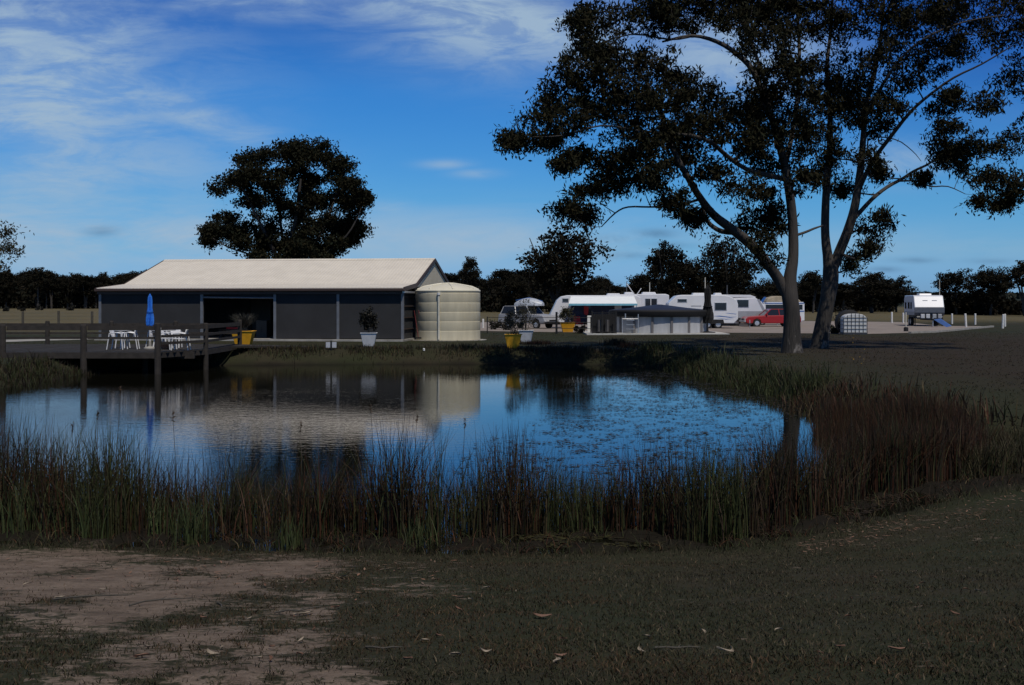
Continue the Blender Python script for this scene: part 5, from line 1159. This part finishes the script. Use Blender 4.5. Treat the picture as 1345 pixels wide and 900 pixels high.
# white and blue camper with tan load
DCm = 99.0
cm = empty('camper_van', (xat(1018, DCm), DCm, 0), R(6), 'white camper van with blue stripes and a tan roof load behind the red sedan', 'van')
MB().prism([(-2.3, .4), (-2.4, 1.1), (-1.9, 1.35), (-1.3, 2.0), (-1.0, 2.08), (2.3, 2.08), (2.4, 1.9), (2.4, .4)], -.95, .95).build('body', M['vanwhite'], cm, .05)
MB().box(-1.2, 2.2, -.965, -.952, 1.40, 1.85).build('window', M['glass'], cm); MB().prism([(-2.12, 1.36), (-1.36, 2.0), (-1.42, 2.03), (-2.18, 1.38)], -.8, .8).build('windscreen', M['glass'], cm)
for z_ in (1.22, 1.95): MB().box(-1.3, 2.35, -.972, -.953, z_, z_ + .08).build('stripe', M['bluepaint'], cm)
MB().prism([(-2.2, 1.5), (-1.35, 2.55), (-1.15, 2.5), (-1.9, 1.45)], -1.02, -.97).build('side_stripe', M['bluepaint'], cm)
MB().prism([(-1.1, 2.09), (-.9, 2.4), (-.1, 2.62), (.9, 2.58), (1.9, 2.35), (2.2, 2.09)], -.75, .75).build('roof_load', M['tan'], cm, .06)
for q in (-1.5, 1.5):
    for yy in (-.85, .85): wheel(cm, q, yy, .33, .2)
# silver four-wheel drive with a dinghy on the roof
Df = 86.0
fw = car(xat(694, Df), Df, R(142), 'silver four-wheel drive with an upturned dinghy on its roof, left of the caravans', M['silver'], 2.3, 1.85, 1.15, 1.72, 1.10, (-.85, -.35, 1.9, 2.1), 'car', 'four_wheel_drive', .42)
bo = empty('dinghy', (xat(695, Df), Df, 1.78), R(160), 'small upturned dinghy with pale and blue hull on the roof of the four-wheel drive', 'boat')
mb = MB(); n = 10; vs = []
for i in range(13):
    t_ = i / 12; wv = .62 * math.sin(math.pi * (.12 + .80 * t_)) ** .6; hv = .62 * math.sin(math.pi * (.10 + .82 * t_)) ** .7; xx = (t_ - .5) * 2.3
    for j in range(n + 1): a_ = math.pi * j / n; vs.append((xx, -wv * math.cos(a_), hv * math.sin(a_) ** .8))
mb.add(vs, [(i * (n + 1) + j, i * (n + 1) + j + 1, (i + 1) * (n + 1) + j + 1, (i + 1) * (n + 1) + j) for i in range(12) for j in range(n)] + [list(range(n + 1)), list(range(12 * (n + 1), 13 * (n + 1)))])
mb.build('hull', M['boatmix'], bo, smooth=True); MB().tube([(-1.1, 0, .36), (0, 0, .64), (1.1, 0, .42)], .03, 6).build('keel', M['bluepaint'], bo)
for xx in (-.6, .6): MB().bar((xx, -.75, .0), (xx, .75, .0), .06, .05).build('roof_bar', M['dark'], bo)

# ---------------------------------------------------------------- caged tank
DI = 68.5; p = at(1121, 441, DI)
ib = empty('caged_tank', (p.x, DI, hz(p.x, DI)), R(-3), 'white round-topped liquid tank in a grey wire cage on the lawn', 'tank')
MB().prism([(-.70, .12), (-.70, 1.0), (-.62, 1.14), (-.45, 1.24), (-.2, 1.29), (.2, 1.29), (.45, 1.24), (.62, 1.14), (.70, 1.0), (.70, .12)], -.45, .45).build('tank_body', M['ibc'], ib, .03)
cg = MB()
for k in range(7): cg.tube([(-.72 + k * .24, -.48, .05), (-.72 + k * .24, -.48, 1.05 if k in (0, 6) else (1.20 if k in (1, 5) else 1.30))], .016, 6)
for z_ in (.12, .36, .6, .84, 1.06): cg.tube([(-.72, -.48, z_), (.72, -.48, z_)], .016, 6)
for s_ in (-1, 1):
    for z_ in (.12, .36, .6, .84, 1.06): cg.tube([(s_ * .735, -.48, z_), (s_ * .735, .48, z_)], .016, 6)
cg.build('cage', M['cage'], ib); MB().box(-.72, .72, -.5, .5, -.05, .11).build('pallet', M['cage'], ib)
dt = empty('rolled_cover', (p.x + .0, DI + .9, hz(p.x, DI)), 0, 'black rounded drum standing close behind the caged tank', 'drum')
MB().tube([(0, -.25, .72), (0, -.2, .72), (0, .4, .72), (0, .45, .72)], [.74, .80, .80, .74], 28).build('drum', M['black'], dt, smooth=True)
sh = empty('bush', (p.x, DI + 1.9, -.1), 0, 'dark shrub rising above and behind the caged tank', 'bush'); shrub(sh, 800, .75, .45, 1.35, DKG, .14, .07)

# ---------------------------------------------------------------- white posts
def bollard(px, ytop, ybot, label, lean=0.0, group='white posts along the gravel road'):
    D_ = 2.0 * F / (ybot - HZ); h_ = (ybot - ytop) * D_ / F; o = MB().tube([(0, 0, -.1), (0, 0, h_ - .03), (0, 0, h_)], [.085, .085, .06], 10).build('white_post', M['bollard'])
    o.location = ((px - CX) * D_ / F, D_, 0); o.rotation_euler = (0, lean, 0); tag(o, label, 'post', group)
bollard(1171.5, 410, 424.5, 'white post standing alone left of the lone caravan')
bollard(1186.5, 411, 424.8, 'white post close against the left side of the lone caravan')
bollard(1250.5, 412, 425.5, 'first white post right of the lone caravan')
bollard(1269, 412, 430, 'nearer slightly leaning white post right of the lone caravan', -.06)
bollard(1281, 412, 426.5, 'white post just right of the leaning one')
bollard(1320, 412.5, 429, 'straight white post at the far right, behind the leaning pair')
bollard(1317, 413, 431.5, 'near leaning white post at the far right of the lawn', .05)
bollard(647 - 12.5, 419, 431, 'slim white post right of the round cream tank')
p = at(1190, 436, 76); o = empty('tap_post', (p.x, 76, 0), 0, 'short post with a dark foot standing at the gravel edge', 'post'); MB().tube([(0, 0, 0), (0, 0, 1.35)], .035, 6).build('pole', M['pipe'], o); MB().lathe([(.16, 0), (.16, .28), (.08, .34)], 10).build('foot', M['dark'], o)
# paddock fence on the left
pf = empty('paddock_fence', (0, 0, 0), 0, 'old post and wire fence across the dry left paddock', 'fence')
pp = [(-18, 106), (30, 104), (77, 104), (121, 104), (165, 104)]
for i, (a_, D_) in enumerate(pp): MB().tube([(xat(a_, D_), D_, -.2), (xat(a_, D_), D_, 1.25 - .05 * (i % 2))], .12, 8).build('post', M['farmpost'], pf)
for z_ in (.4, .75, 1.05):
    MB().tube([(xat(a_, D_), D_, z_) for a_, D_ in pp], .010, 4).build('wire', M['wire'], pf)
for a_, D_, r_ in ((53, 300, 1.2), (28, 270, .9), (95, 290, 1.3), (8, 260, .9)):
    o = empty('bush', (xat(a_, D_), D_, -.6), 0, {53: 'dark bush in the dry left paddock before the wood, middle one', 28: 'small bush in the dry left paddock, second from left', 95: 'dark bush in the left paddock nearest the shed', 8: 'small bush at the left edge of the dry paddock'}[a_], 'bush'); shrub(o, 300, r_, r_, 1.0, DKG, .5, .25)
# yellow flowering weed stems on the right bank
for i, (a_, b_, lb) in enumerate(((1122, 478, 'thin weed with yellow flowers, tallest on the right bank'), (1130, 488, 'thin yellow-flowered weed just right of the tallest'), (1116, 492, 'short yellow-flowered weed above the reddish rushes'))):
    x0, y0 = gnd(a_, b_ + 12, -.1); o = empty('flowering_weed', (x0, y0, hz(x0, y0)), 0, lb, 'weed'); hh_ = (.85, .6, .5)[i]
    MB().tube([(0, 0, 0), (.03, 0, hh_)], .006, 5).build('stalk', M['reedstem'], o); V, Fq, c_ = leaf_quads(np.array([[.03, 0, hh_]]) + rng.normal(0, .07, (7, 3)) * np.array([1, 1, 2.2]), .035, .03, 0, (.26, .20, .03)); np_mesh('flower', V, Fq, M['reed'], c_, o)
